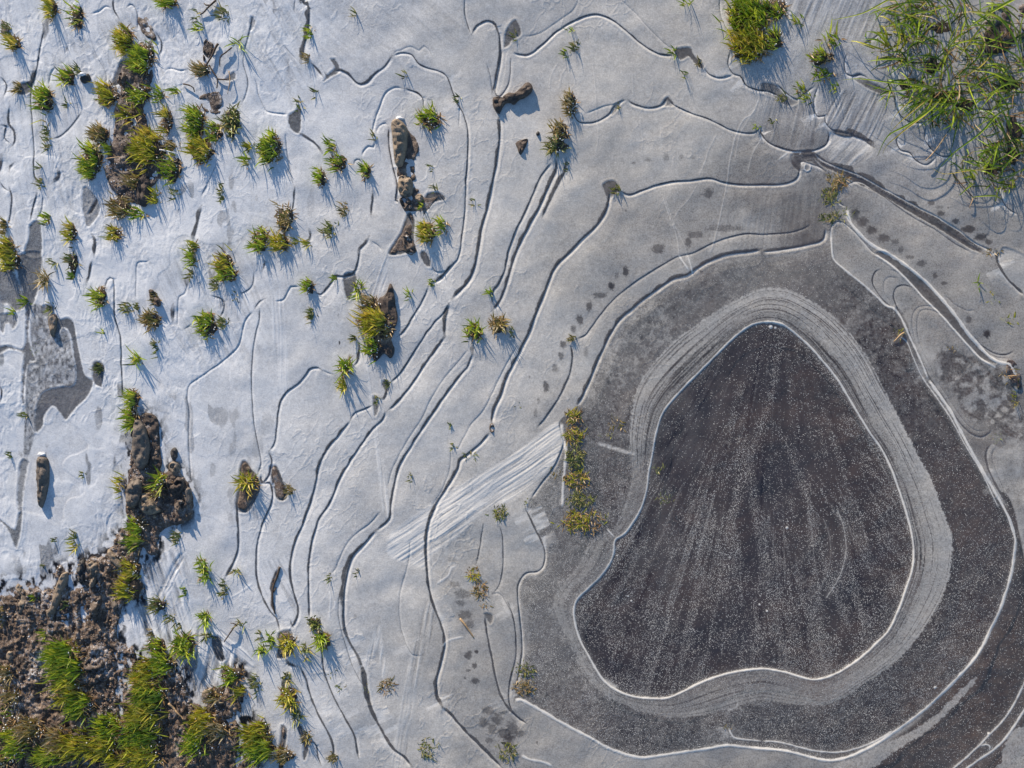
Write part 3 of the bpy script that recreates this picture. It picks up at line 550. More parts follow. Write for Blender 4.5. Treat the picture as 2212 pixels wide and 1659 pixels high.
for (x, y, rx, ry, k) in DOTS:
    a_, b_, c_, d_ = G.win(x - rx * 3, x + rx * 3, y - ry * 3, y + ry * 3)
    xx, yy = X[c_:d_, a_:b_], Y[c_:d_, a_:b_]
    q = np.hypot((xx - x) / rx, (yy - y) / ry) + (fbm(xx / 4, yy / 4, 193, 2) - .5) * .8
    frost[c_:d_, a_:b_] *= 1 - k * sstep(1.25, .55, q)

for (poly, fv, soft) in CL:
    sl, f = polywin(G, poly, 24); xx, yy = X[sl], Y[sl]
    j = (fbm(xx / 5, yy / 5, 197, 3) - .5) * 3 if soft < 3 else (fbm(xx / 6, yy / 6, 197, 3) - .5) * 8
    m = sstep(-soft, soft, f + j * (soft > 1))
    frost[sl] = frost[sl] * (1 - m) + (fv + .12 * fbm(xx / 6, yy / 4, 199, 3)) * m
    hgt[sl] += -1.0 * sstep(-4, 4, f) + .7 * np.exp(-((f + 3) / 3) ** 2)

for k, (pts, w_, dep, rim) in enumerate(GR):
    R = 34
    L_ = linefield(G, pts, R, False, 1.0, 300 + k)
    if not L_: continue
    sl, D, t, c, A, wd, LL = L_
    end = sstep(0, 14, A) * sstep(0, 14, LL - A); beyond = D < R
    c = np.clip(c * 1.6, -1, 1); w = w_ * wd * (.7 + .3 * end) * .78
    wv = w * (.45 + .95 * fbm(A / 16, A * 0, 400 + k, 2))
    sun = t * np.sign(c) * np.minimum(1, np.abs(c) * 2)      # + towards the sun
    core = sstep(.9, -.9, np.abs(t - .5 * wv * c) - .5 * wv) * (.35 + .65 * end)  # clear-ice core, pushed sunward so it also paints the groove's shaded wall
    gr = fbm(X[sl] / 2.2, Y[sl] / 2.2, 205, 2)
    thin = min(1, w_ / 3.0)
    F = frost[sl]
    lit_side = np.exp(np.minimum(sun, 0) / (4 + w_)) * (sun < .3) * (sun > -R * .9) * end * rim  # sunlight painted into the frost on the wall that faces the sun
    lit_side = lit_side * beyond
    lit_side *= .5 + .5 * vnoise(A / 40, A * 0 + 3, 420 + k)
    F = F + lit_side * (1 - F) * .55 * (F > .12)
    line = beyond * np.exp(-((sun + .8 + w_ * .08) / 1.25) ** 2) * rim * end  # white ice edge, doubling as a painted highlight on the lit side
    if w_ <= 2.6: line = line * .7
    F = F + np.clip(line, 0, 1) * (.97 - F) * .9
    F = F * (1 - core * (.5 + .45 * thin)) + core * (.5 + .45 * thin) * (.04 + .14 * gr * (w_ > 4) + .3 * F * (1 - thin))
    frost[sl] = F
    ew = sstep(R, R * .6, D) * end
    side = sstep(2.5, -1.5, sun) * np.minimum(1, np.abs(c) * 2 + .35)
    hgt[sl] += -dep * (.62 * np.exp(-(t / (2.0 + .2 * w_)) ** 2) + (.25 + (1.5 + .06 * w_) * side * (.6 + .8 * vnoise(A / 45, A * 0 + 9, 440 + k))) * np.exp(-D / (7 + .9 * w_))) * ew
    hgt[sl] += dep * rim * .75 * np.exp(-((sun + 4.5 + .25 * w_) / 3.0) ** 2) * end * beyond * (.5 + .7 * vnoise(A / 30, A * 0 + 5, 460 + k))
for k, (pts, w_, h, fv) in enumerate(WL):
    L_ = linefield(G, pts, 20, False, .8, 500 + k)
    if not L_: continue
    sl, D, t, c, A, wd, LL = L_
    end = sstep(0, 10, A) * sstep(0, 10, LL - A)
    if w_ == 1.7 and len(pts) > 60: end = 1.0
    ww = w_ * (.7 + .6 * vnoise(A / 11, A * 0, 520 + k))
    m = sstep(1, -.8, D - ww) * end * fv
    dk = sstep(8, 1, D) * (.55 if w_ > 1.3 else .2) * end            # clear margin either side
    F = frost[sl]; F = F * (1 - dk * .5); F = F * (1 - m) + m * .98
    hz = np.exp(-D / 5.0) * .22 * end * fv * (.4 + fbm(X[sl] / 2.5, Y[sl] / 2.5, 207, 2))
    frost[sl] = np.minimum(1, F + hz); hgt[sl] += h * np.exp(-(D / (w_ + 1)) ** 2) * end
_f = polyfield(G, BANK_, 40); frost -= .95 * np.exp(-(np.clip(-_f, 0, 40) / 15) ** 1.3) * sstep(.42, .62, fbm(G.X / 9, G.Y / 14, 211, 4)) * (_f > -39)
frost = np.clip(frost, 0.0, 1.0)

def grid_mesh(name, G, Z, attrs, mat):
    ny, nx = G.shape
    co = np.empty((ny * nx, 3), np.float32)
    co[:, 0] = ((G.X - CX) * S).ravel(); co[:, 1] = ((CY - G.Y) * S).ravel(); co[:, 2] = (Z * S).ravel()
    i = np.arange(ny * nx).reshape(ny, nx)
    q = np.stack([i[:-1, :-1], i[1:, :-1], i[1:, 1:], i[:-1, 1:]], -1).reshape(-1, 4).astype(np.int32)
    me = bpy.data.meshes.new(name)
    me.vertices.add(len(co)); me.vertices.foreach_set('co', co.ravel())
    me.loops.add(q.size); me.loops.foreach_set('vertex_index', q.ravel())
    me.polygons.add(len(q)); me.polygons.foreach_set('loop_start', np.arange(0, q.size, 4, dtype=np.int32))
    me.update(calc_edges=True)
    me.polygons.foreach_set('use_smooth', np.ones(len(q), bool))
    for k, v in attrs.items():
        at = me.attributes.new(k, 'FLOAT', 'POINT'); at.data.foreach_set('value', v.astype(np.float32).ravel())
    me.materials.append(mat)
    o = bpy.data.objects.new(name, me); COL.objects.link(o); return o

# ------------------------------------------------------------------ materials
def mat(name):
    m = bpy.data.materials.new(name); m.use_nodes = True; nt = m.node_tree; nt.nodes.clear(); return m, nt
class N:
    def __init__(s, nt): s.nt = nt
    def __call__(s, typ, ins=None, **kw):
        n = s.nt.nodes.new(typ)
        for k, v in kw.items(): setattr(n, k, v)
        for k, v in (ins or {}).items():
            if hasattr(v, 'is_output'): s.nt.links.new(v, n.inputs[k])
            else: n.inputs[k].default_value = v
        return n
    def math(s, op, a, b=0.0, c=None, clamp=False):
        n = s.nt.nodes.new('ShaderNodeMath'); n.operation = op; n.use_clamp = clamp
        for i, v in enumerate((a, b, c)):
            if v is None: continue
            if hasattr(v, 'is_output'): s.nt.links.new(v, n.inputs[i])
            else: n.inputs[i].default_value = v
        return n.outputs[0]
    def mix(s, f, a, b):
        n = s.nt.nodes.new('ShaderNodeMix'); n.data_type = 'RGBA'
        for k, v in ((0, f), (6, a), (7, b)):
            if hasattr(v, 'is_output'): s.nt.links.new(v, n.inputs[k])
            else: n.inputs[k].default_value = v
        return n.outputs[2]
    def ramp(s, f, stops):
        n = s.nt.nodes.new('ShaderNodeValToRGB'); e = n.color_ramp.elements
        while len(e) < len(stops): e.new(.5)
        for el, (p, c) in zip(e, stops): el.position = p; el.color = c if len(c) == 4 else (*c, 1)
        s.nt.links.new(f, n.inputs[0]); return n.outputs[0]
def c4(r, g_, b): return (r, g_, b, 1)

def ice_material():
    m, nt = mat('ice'); n = N(nt)
    tc = n('ShaderNodeTexCoord').outputs['Object']
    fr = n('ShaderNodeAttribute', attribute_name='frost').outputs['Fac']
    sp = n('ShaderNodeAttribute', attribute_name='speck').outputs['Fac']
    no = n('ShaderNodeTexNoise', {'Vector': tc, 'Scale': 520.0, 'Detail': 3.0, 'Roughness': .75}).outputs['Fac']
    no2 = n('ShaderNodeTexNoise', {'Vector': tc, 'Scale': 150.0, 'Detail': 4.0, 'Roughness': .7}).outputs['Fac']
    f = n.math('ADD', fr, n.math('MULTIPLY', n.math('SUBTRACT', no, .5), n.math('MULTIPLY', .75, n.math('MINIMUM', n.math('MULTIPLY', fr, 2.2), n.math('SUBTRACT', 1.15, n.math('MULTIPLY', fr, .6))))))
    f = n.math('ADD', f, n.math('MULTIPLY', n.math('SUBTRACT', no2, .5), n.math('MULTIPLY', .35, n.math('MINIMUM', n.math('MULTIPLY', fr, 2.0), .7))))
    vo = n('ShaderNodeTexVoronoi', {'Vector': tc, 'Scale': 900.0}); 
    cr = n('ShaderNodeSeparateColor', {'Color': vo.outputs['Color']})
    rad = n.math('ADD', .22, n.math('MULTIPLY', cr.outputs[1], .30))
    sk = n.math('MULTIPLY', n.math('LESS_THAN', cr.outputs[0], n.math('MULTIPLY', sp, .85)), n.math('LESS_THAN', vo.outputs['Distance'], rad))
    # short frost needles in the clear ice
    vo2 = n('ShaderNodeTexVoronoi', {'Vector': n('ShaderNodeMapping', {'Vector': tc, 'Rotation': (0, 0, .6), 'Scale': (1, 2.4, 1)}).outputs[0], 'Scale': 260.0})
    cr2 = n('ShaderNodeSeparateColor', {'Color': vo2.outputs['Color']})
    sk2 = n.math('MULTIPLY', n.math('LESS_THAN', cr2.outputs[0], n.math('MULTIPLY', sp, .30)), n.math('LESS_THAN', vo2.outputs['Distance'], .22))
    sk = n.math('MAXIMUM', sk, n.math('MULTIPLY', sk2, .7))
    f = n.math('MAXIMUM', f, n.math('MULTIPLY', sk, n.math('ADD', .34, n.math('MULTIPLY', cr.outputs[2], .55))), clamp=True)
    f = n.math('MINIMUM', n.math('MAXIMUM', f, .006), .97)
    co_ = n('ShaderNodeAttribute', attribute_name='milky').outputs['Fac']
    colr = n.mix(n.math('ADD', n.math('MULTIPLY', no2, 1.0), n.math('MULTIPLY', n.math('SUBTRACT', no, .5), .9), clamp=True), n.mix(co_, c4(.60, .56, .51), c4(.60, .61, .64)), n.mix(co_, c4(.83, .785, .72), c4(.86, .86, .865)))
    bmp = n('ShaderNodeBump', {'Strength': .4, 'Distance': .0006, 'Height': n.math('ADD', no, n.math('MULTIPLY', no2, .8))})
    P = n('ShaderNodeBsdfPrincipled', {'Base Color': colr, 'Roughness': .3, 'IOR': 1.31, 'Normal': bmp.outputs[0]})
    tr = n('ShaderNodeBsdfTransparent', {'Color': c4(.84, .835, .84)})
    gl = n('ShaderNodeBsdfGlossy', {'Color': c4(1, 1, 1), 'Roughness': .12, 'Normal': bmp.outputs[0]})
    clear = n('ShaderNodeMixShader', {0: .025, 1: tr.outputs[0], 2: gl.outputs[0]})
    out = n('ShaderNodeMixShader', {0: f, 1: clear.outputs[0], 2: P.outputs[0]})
    n('ShaderNodeOutputMaterial', {'Surface': out.outputs[0]})
    return m

def ground_material():
    m, nt = mat('wet_mud'); n = N(nt)
    tc = n('ShaderNodeTexCoord').outputs['Object']
    wet = n('ShaderNodeAttribute', attribute_name='wet').outputs['Fac']
    rime = n('ShaderNodeAttribute', attribute_name='rime').outputs['Fac']
    a = n('ShaderNodeTexNoise', {'Vector': tc, 'Scale': 60.0, 'Detail': 8.0, 'Roughness': .7}).outputs['Fac']
    b = n('ShaderNodeTexNoise', {'Vector': tc, 'Scale': 330.0, 'Detail': 4.0, 'Roughness': .8}).outputs['Fac']
    d = n('ShaderNodeTexNoise', {'Vector': tc, 'Scale': 9.0, 'Detail': 4.0}).outputs['Fac']
    mud = n.ramp(a, [(.3, (.035, .024, .018)), (.44, (.13, .078, .047)), (.56, (.29, .185, .115)), (.70, (.56, .41, .28))])
    mud = n.mix(n.math('MULTIPLY', n.math('SUBTRACT', b, .35), 1.6, clamp=True), n.mix(.5, mud, c4(.05, .035, .028)), mud)
    bed = n.mix(n.math('MULTIPLY', n.math('SUBTRACT', d, .35), 3.0, clamp=True), c4(.030, .026, .036), c4(.085, .058, .053))
    col = n.mix(wet, mud, bed)
    rm = n.math('MULTIPLY', rime, n.math('MULTIPLY', n.math('SUBTRACT', n.math('ADD', n.math('MULTIPLY', a, .5), n.math('MULTIPLY', b, .5)), .5), 9.0, clamp=True))
    col = n.mix(rm, col, c4(.62, .62, .64))
    bmp = n('ShaderNodeBump', {'Strength': n.math('SUBTRACT', 1.0, n.math('MULTIPLY', wet, .88)), 'Distance': .0035, 'Height': n.math('ADD', a, n.math('MULTIPLY', b, .5))})
    ro = n.math('ADD', .5, n.math('MULTIPLY', rm, .3))
    P = n('ShaderNodeBsdfPrincipled', {'Base Color': col, 'Roughness': ro, 'Normal': bmp.outputs[0]})
    n('ShaderNodeOutputMaterial', {'Surface': P.outputs[0]})
    return m
def stone_material(name, lo, hi, sc_=120, rime=.0):
    m, nt = mat(name); n = N(nt)
    tc = n('ShaderNodeTexCoord').outputs['Object']
    a = n('ShaderNodeTexNoise', {'Vector': tc, 'Scale': sc_, 'Detail': 8.0, 'Roughness': .72}).outputs['Fac']
    b = n('ShaderNodeTexNoise', {'Vector': tc, 'Scale': sc_ * 5, 'Detail': 3.0, 'Roughness': .7}).outputs['Fac']
    col = n.ramp(a, [(.32, lo), (.68, hi)])
    col = n.mix(n.math('MULTIPLY', n.math('SUBTRACT', b, .55), 4, clamp=True), col, c4(*[min(1, v * 1.5) for v in hi]))
    if rime: col = n.mix(n.math('MULTIPLY', n.math('SUBTRACT', a, 1 - rime), 12, clamp=True), col, c4(.68, .68, .7))
    bmp = n('ShaderNodeBump', {'Strength': .8, 'Distance': .0012, 'Height': n.math('ADD', a, n.math('MULTIPLY', b, .4))})
    P = n('ShaderNodeBsdfPrincipled', {'Base Color': col, 'Roughness': .75, 'Normal': bmp.outputs[0]})
    n('ShaderNodeOutputMaterial', {'Surface': P.outputs[0]}); return m
def blade_material(name, cols, trans=.35):
    m, nt = mat(name); n = N(nt)
    t = n('ShaderNodeAttribute', attribute_name='tone').outputs['Fac']
    al = n('ShaderNodeAttribute', attribute_name='along').outputs['Fac']
    col = n.ramp(t, [(i / (len(cols) - 1), c) for i, c in enumerate(cols)])
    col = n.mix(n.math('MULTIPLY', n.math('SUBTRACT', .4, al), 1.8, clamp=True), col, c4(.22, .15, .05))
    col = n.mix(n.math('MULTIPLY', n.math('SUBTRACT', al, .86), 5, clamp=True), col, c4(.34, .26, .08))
    P = n('ShaderNodeBsdfPrincipled', {'Base Color': col, 'Roughness': .42})
    tl = n('ShaderNodeBsdfTranslucent', {'Color': col})
    mx = n('ShaderNodeMixShader', {0: trans, 1: P.outputs[0], 2: tl.outputs[0]})
    n('ShaderNodeOutputMaterial', {'Surface': mx.outputs[0]}); return m
def plain(name, col, rough=.6, spread=.3, scale=300):
    m, nt = mat(name); n = N(nt)
    tc = n('ShaderNodeTexCoord').outputs['Object']
    a = n('ShaderNodeTexNoise', {'Vector': tc, 'Scale': scale, 'Detail': 4.0}).outputs['Fac']
    c = n.ramp(a, [(.3, tuple(v * (1 - spread) for v in col)), (.7, tuple(min(1, v * (1 + spread)) for v in col))])
    P = n('ShaderNodeBsdfPrincipled', {'Base Color': c, 'Roughness': rough})
    n('ShaderNodeOutputMaterial', {'Surface': P.outputs[0]}); return m

M_ICE = ice_material(); M_MUD = ground_material()
GREEN = [(.03,.06,.012),(.11,.20,.014),(.26,.38,.018),(.45,.54,.035),(.58,.56,.06)]
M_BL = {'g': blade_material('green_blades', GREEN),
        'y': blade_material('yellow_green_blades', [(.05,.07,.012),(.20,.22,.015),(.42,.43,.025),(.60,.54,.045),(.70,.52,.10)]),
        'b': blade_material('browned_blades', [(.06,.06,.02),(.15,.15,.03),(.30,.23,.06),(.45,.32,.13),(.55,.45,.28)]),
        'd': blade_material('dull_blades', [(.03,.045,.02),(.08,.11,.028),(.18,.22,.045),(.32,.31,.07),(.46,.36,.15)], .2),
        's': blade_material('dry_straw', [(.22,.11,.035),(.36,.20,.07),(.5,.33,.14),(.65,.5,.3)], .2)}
M_SOIL = stone_material('root_soil', (.02,.014,.01), (.09,.06,.04), 260)
M_BEAD = plain('frost_beads', (.75,.74,.72), .3, .1)
M_TAN = stone_material('tan_stone', (.12,.088,.06), (.36,.27,.19), 130)
M_GREY = stone_material('grey_stone', (.06,.048,.04), (.22,.175,.14), 110)
M_DARK = stone_material('dark_stone', (.03,.026,.025), (.09,.078,.07), 150)
M_RIMED = stone_material('rimed_stone', (.10,.075,.055), (.30,.23,.17), 170, .38)
M_EARTH = stone_material('brown_earth', (.035,.024,.02), (.12,.085,.065), 150)
M_EARTHR = stone_material('rimed_earth', (.05,.035,.028), (.17,.125,.095), 190, .42)
M_EARTHC = stone_material('soil_crumb', (.07,.045,.03), (.34,.24,.16), 60)
M_STRAW = plain('straw', (.42,.27,.14), .6)
M_TWIG = plain('twig_bark', (.07,.045,.03), .8)
M_CAP = plain('rime_cap', (.72,.72,.74), .5, .12)
M_LEAF = plain('leaf_scrap', (.42,.24,.08), .5)

# ------------------------------------------------------------------ ground
GG = Grid(2.4, 4800); X, Y = GG.X, GG.Y
gz = -17 + (fbm(X / 90, Y / 90, 601, 4) - .5) * 12
wet = np.ones(GG.shape, np.float32); rime = np.zeros(GG.shape, np.float32)
BANK = BANK_
def patch(poly, h, R=30, rough_=6, rim_=.3, w_=0.0, seed=0, soft=8, sc1=16):
    global gz, wet, rime
    sl, f = polywin(GG, poly, R); xx, yy = X[sl], Y[sl]
    j = (fbm(xx / sc1, yy / sc1, 610 + seed, 4) - .5)
    m = sstep(-soft * .5, soft, f + j * soft)
    gz[sl] = np.maximum(gz[sl], -18 * (1 - m) + m * (h + j * rough_ * 2.2))
    wet[sl] = wet[sl] * (1 - m) + w_ * m; rime[sl] = rime[sl] * (1 - m) + rim_ * m
fb = polyfield(GG, BANK, 400)
j = (fbm(X / 26, Y / 40, 620, 5) - .5)
up = sstep(-6, 14, fb + j * 30)
rdg = 1 - np.abs(2 * fbm(X / 15, Y / 24, 627, 4) - 1)
hb = 2.6 + np.clip(fb, 0, 400) * .035 + j * 13 + (fbm(X / 8, Y / 40, 631, 3) - .5) * 9 + (fbm(X / 6, Y / 8, 622, 4) - .5) * 10 + (rdg - .75) * 6 + (vnoise(X / 3.1, Y / 3.1, 629) - .5) * 3
gz = gz * (1 - up) + up * hb
wet *= 1 - up; rime += up * (.3 + .8 * sstep(.42, .58, fbm(X / 45, Y / 60, 625, 3)))
rime += up * .7 * np.exp(-np.clip(fb, 0, 400) / 28)
rime *= 1 - .5 * sstep(1420, 1550, Y)
patch(T(0,1,[(860,1080),(930,1040),(1000,1040),(1040,1130),(1055,1400),(1100,1400),(1120,1350),(1190,1430),(1245,1500),(1270,1600),(1260,1720),(1200,1760),(1060,1830),(1030,1960),(950,1950),(850,1800),(815,1650),(830,1400),(850,1250)]), 3.5, 30, 5, .35, .25, 20, 6)
patch(T(0,0,[(820,380),(745,520),(770,600),(730,730),(735,830),(700,950),(670,1100),(700,1200),(760,1280),(900,1360),(940,1330),(1000,1230),(1110,1120),(1000,900),(975,800),(960,700),(1000,560),(1020,480),(1000,400),(860,330)]), 2.2, 30, 5, .25, .45, 1, 8)
patch(T(0,0,[(880,30),(900,200),(960,260),(1030,280),(1010,180),(960,60)]), .6, 20, 4, .9, .3, 2)
patch(T(1,1,[(890,200),(912,230),(922,300),(942,430),(910,500),(917,640),(890,685),(850,650),(790,705),(760,640),(790,500),(808,310),(860,270)]), 4, 20, 4, .05, .1, 3, 4)
patch(T(1,0,[(1560,600),(1575,630),(1620,640),(1659,605),(1740,590),(1790,540),(1825,575),(1800,620),(1750,650),(1700,685),(1650,680),(1610,745),(1590,740),(1560,690)]), 3, 20, 3, .0, .1, 4, 4)
patch(T(1,0,[(960,840),(1050,880),(1088,960),(1060,1060),(1065,1160),(1085,1240),(1060,1290),(1000,1330),(950,1290),(930,1190),(930,1090)]), 2, 20, 4, .1, .25, 5, 4)
patch(T(1,0,[(960,1330),(1060,1260),(1130,1290),(1230,1270),(1190,1320),(1130,1400),(1050,1400),(990,1380)]), 1.6, 20, 3, .5, .2, 6, 4)
patch(T(1,0,[(880,1659),(960,1520),(1010,1390),(1050,1440),(1045,1560),(1060,1640),(1010,1650)]), 1.0, 20, 3, .1, .3, 7, 4)
patch(T(0,1,[(1570,1390),(1600,1360),(1640,1400),(1680,1490),(1680,1560),(1640,1640),(1600,1680),(1545,1650),(1565,1500)]), 2.5, 20, 4, .1, .1, 8, 4)
patch(T(1,1,[(110,1395),(145,1395),(180,1480),(212,1560),(200,1600),(170,1605),(140,1570)]), .9, 20, 2, .3, .3, 9, 3)
patch(T(1,2,[(165,825),(235,810),(255,880),(235,950),(160,970),(170,900)]), 2, 20, 4, .1, .2, 10, 4)
patch(T(1,2,[(185,1430),(210,1450),(205,1520),(190,1600),(200,1700),(150,1700),(165,1600),(178,1500)]), 1, 20, 4, .2, .2, 11, 3)
patch(T(0,0,[(1340,260),(1400,290),(1380,380),(1340,400),(1320,320)]), .6, 20, 3, .4, .3, 12, 3)
patch(T(0,0,[(1310,620),(1440,600),(1450,740),(1350,740),(1300,680)]), .8, 20, 3, .9, .3, 13, 3)
patch(T(0,0,[(0,120),(50,150),(60,240),(0,230)]), .6, 20, 3, .5, .3, 14, 3)
patch(T(0,1,[(975,240),(1010,235),(1050,300),(1050,345),(1020,345),(975,290)]), 2, 20, 4, .3, .1, 15, 3)
patch(T(0,1,[(320,400),(370,390),(370,480),(340,550),(320,480)]), 1, 20, 3, .6, .3, 16, 3)
patch(T(3,0,[(1400,0),(1659,0),(2400,0),(2400,900),(1659,460),(1500,300)]), .4, 60, 8, .3, .6, 17, 20)
patch(T(3,1,[(1580,700),(1640,680),(1700,760),(1700,900),(1620,850)]), .6, 20, 4, .2, .6, 18, 6)
# browner, shallower bed outside the rim in the bottom corner and along the pool's right side
wet *= 1 - .30 * sstep(0, 300, .7 * (X - 2000) + .7 * (Y - 1250)) * (fb < 0)
wet *= 1 - .10 * sstep(1650, 1850, X) * (fb < 0)
gz = np.maximum(gz, -60)
ground = grid_mesh('ground', GG, gz, {'wet': np.clip(wet, 0, 1), 'rime': np.clip(rime, 0, 1)}, M_MUD)
ground['kind'] = 'structure'
hgt = np.maximum(hgt, -9)
mX, mY = G.X, G.Y
milky = np.clip(sstep(1500, 500, mX + .25 * mY + 420 * (fbm(mX / 260, mY / 260, 701, 3) - .5)) + .7 * sstep(500, 150, np.hypot((mX - 1950), (mY - 120) * 1.3)), 0, 1)
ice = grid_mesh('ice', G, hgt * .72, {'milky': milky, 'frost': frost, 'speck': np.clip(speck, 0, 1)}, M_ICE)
ice['kind'] = 'structure'
def gh(x, y):
    i = min(max(np.searchsorted(GG.xs, x), 0), len(GG.xs) - 1); j_ = min(max(np.searchsorted(GG.ys, y), 0), len(GG.ys) - 1)
    i2 = min(max(np.searchsorted(G.xs, x), 0), len(G.xs) - 1); j2 = min(max(np.searchsorted(G.ys, y), 0), len(G.ys) - 1)
    return max(float(gz[j_, i]), float(hgt[j2, i2]))


# ------------------------------------------------------------------ things
def tag(o, label, cat, group=None):
    o['kind'] = 'thing'
    o['label'] = label; o['category'] = cat
    if group: o['group'] = group
    return o
def empty(name, x, y, z):
    o = bpy.data.objects.new(name, None); COL.objects.link(o); o.location = W(x, y, z); o.empty_display_size = .01
    return o
def mk(name, verts, faces, mat_, parent=None, origin=None, tone=None, along=None, smooth_=True, slots=None):
    """verts in traced units; origin = traced point that becomes the object's origin"""
    ox, oy, oz = origin if origin else (0, 0, 0)
    v = np.array(verts, float).reshape(-1, 3)
    co = np.empty_like(v); co[:, 0] = (v[:, 0] - ox) * S; co[:, 1] = (oy - v[:, 1]) * S; co[:, 2] = (v[:, 2] - oz) * S
    me = bpy.data.meshes.new(name); me.from_pydata(co.tolist(), [], faces); me.update()
    if smooth_: me.polygons.foreach_set('use_smooth', [True] * len(me.polygons))
    if tone is not None:
        at = me.attributes.new('tone', 'FLOAT', 'POINT'); at.data.foreach_set('value', np.array(tone, np.float32))
        at = me.attributes.new('along', 'FLOAT', 'POINT'); at.data.foreach_set('value', np.array(along, np.float32))
    me.materials.append(mat_)
    o = bpy.data.objects.new(name, me); COL.objects.link(o)
    if parent: o.parent = parent
    elif origin: o.location = W(ox, oy, oz)
    else: o.location = W(CX, CY)
    return o

class Blades:
    def __init__(s): s.v = []; s.f = []; s.t = []; s.a = []
    def path(s, pts, w, tone, fold=.35):
        """a grass blade with a folded middle along traced-unit points (x, y, z)"""
        n = len(pts); b = len(s.v)
        for i, p in enumerate(pts):
            q0 = pts[max(i - 1, 0)]; q1 = pts[min(i + 1, n - 1)]
            dx, dy = q1[0] - q0[0], q1[1] - q0[1]; l = math.hypot(dx, dy) or 1e-6
            nx, ny = -dy / l, dx / l; u = i / (n - 1)
            ww = w * .5 * (1 - u ** 2.2) * (.6 + .8 * min(u * 3, 1) * .5) + .12
            s.v += [(p[0] + nx * ww, p[1] + ny * ww, p[2]), (p[0], p[1], p[2] - ww * fold), (p[0] - nx * ww, p[1] - ny * ww, p[2])]
            s.t += [tone] * 3; s.a += [u] * 3
            if i:
                k = b + 3 * i
                s.f += [(k - 3, k - 2, k + 1, k), (k - 2, k - 1, k + 2, k + 1)]
    def blade(s, x, y, z, az, el, L, w, tone, droop=.5, seg=4):
        pts = [(x, y, z)]; st = L / seg; a = az; e = el; turn = random.uniform(-.16, .16)
        for k in range(seg):
            x += math.cos(a) * math.cos(e) * st; y += math.sin(a) * math.cos(e) * st; z += math.sin(e) * st
            pts.append((x, y, z)); e -= droop / seg * (k + 1) * .5; a += turn
        s.path(pts, w, tone)
def soil(x, y, rx, ry, h, z, parent, origin, name='root_soil', mat_=None):
    v = []; f = []; nr, ns = 5, 18; sd = random.uniform(0, 500)
    v.append((x, y, z + h))
    for i in range(1, nr + 1):
        r = i / nr
        for j in range(ns):
            a = 2 * math.pi * j / ns
            k = r * (1 + .32 * (math.sin(3 * a + sd) * .5 + math.sin(5 * a + 2 * sd) * .4) + random.uniform(-.07, .07))
            v.append((x + rx * k * math.cos(a), y + ry * k * math.sin(a), z + h * (1 - r ** 2) * random.uniform(.6, 1.25) - (4 if i == nr else 0)))
    for j in range(ns): f.append((0, 1 + (j + 1) % ns, 1 + j))
    for i in range(nr - 1):
        for j in range(ns):
            a, b = 1 + i * ns + j, 1 + i * ns + (j + 1) % ns
            f.append((a, b, b + ns, a + ns))
    return mk(name, v, f, mat_ or M_SOIL, parent, origin)
def beads(spots, parent, origin, r0=1.1):
    v = []; f = []
    for (x, y, z) in spots:
        r = r0 * random.uniform(.6, 1.7); b = len(v)
        v.append((x, y, z + r))
        for (h_, q) in ((.5, .87), (-.5, .87)):
            for j in range(6):
                a = j * math.pi / 3 + h_; v.append((x + math.cos(a) * q * r, y + math.sin(a) * q * r, z + h_ * r))
        v.append((x, y, z - r))
        for j in range(6):
            k = (j + 1) % 6
            f += [(b, b + 1 + k, b + 1 + j), (b + 1 + j, b + 1 + k, b + 7 + k, b + 7 + j), (b + 13, b + 7 + j, b + 7 + k)]
    return mk('frost_beads', v, f, M_BEAD, parent, origin)

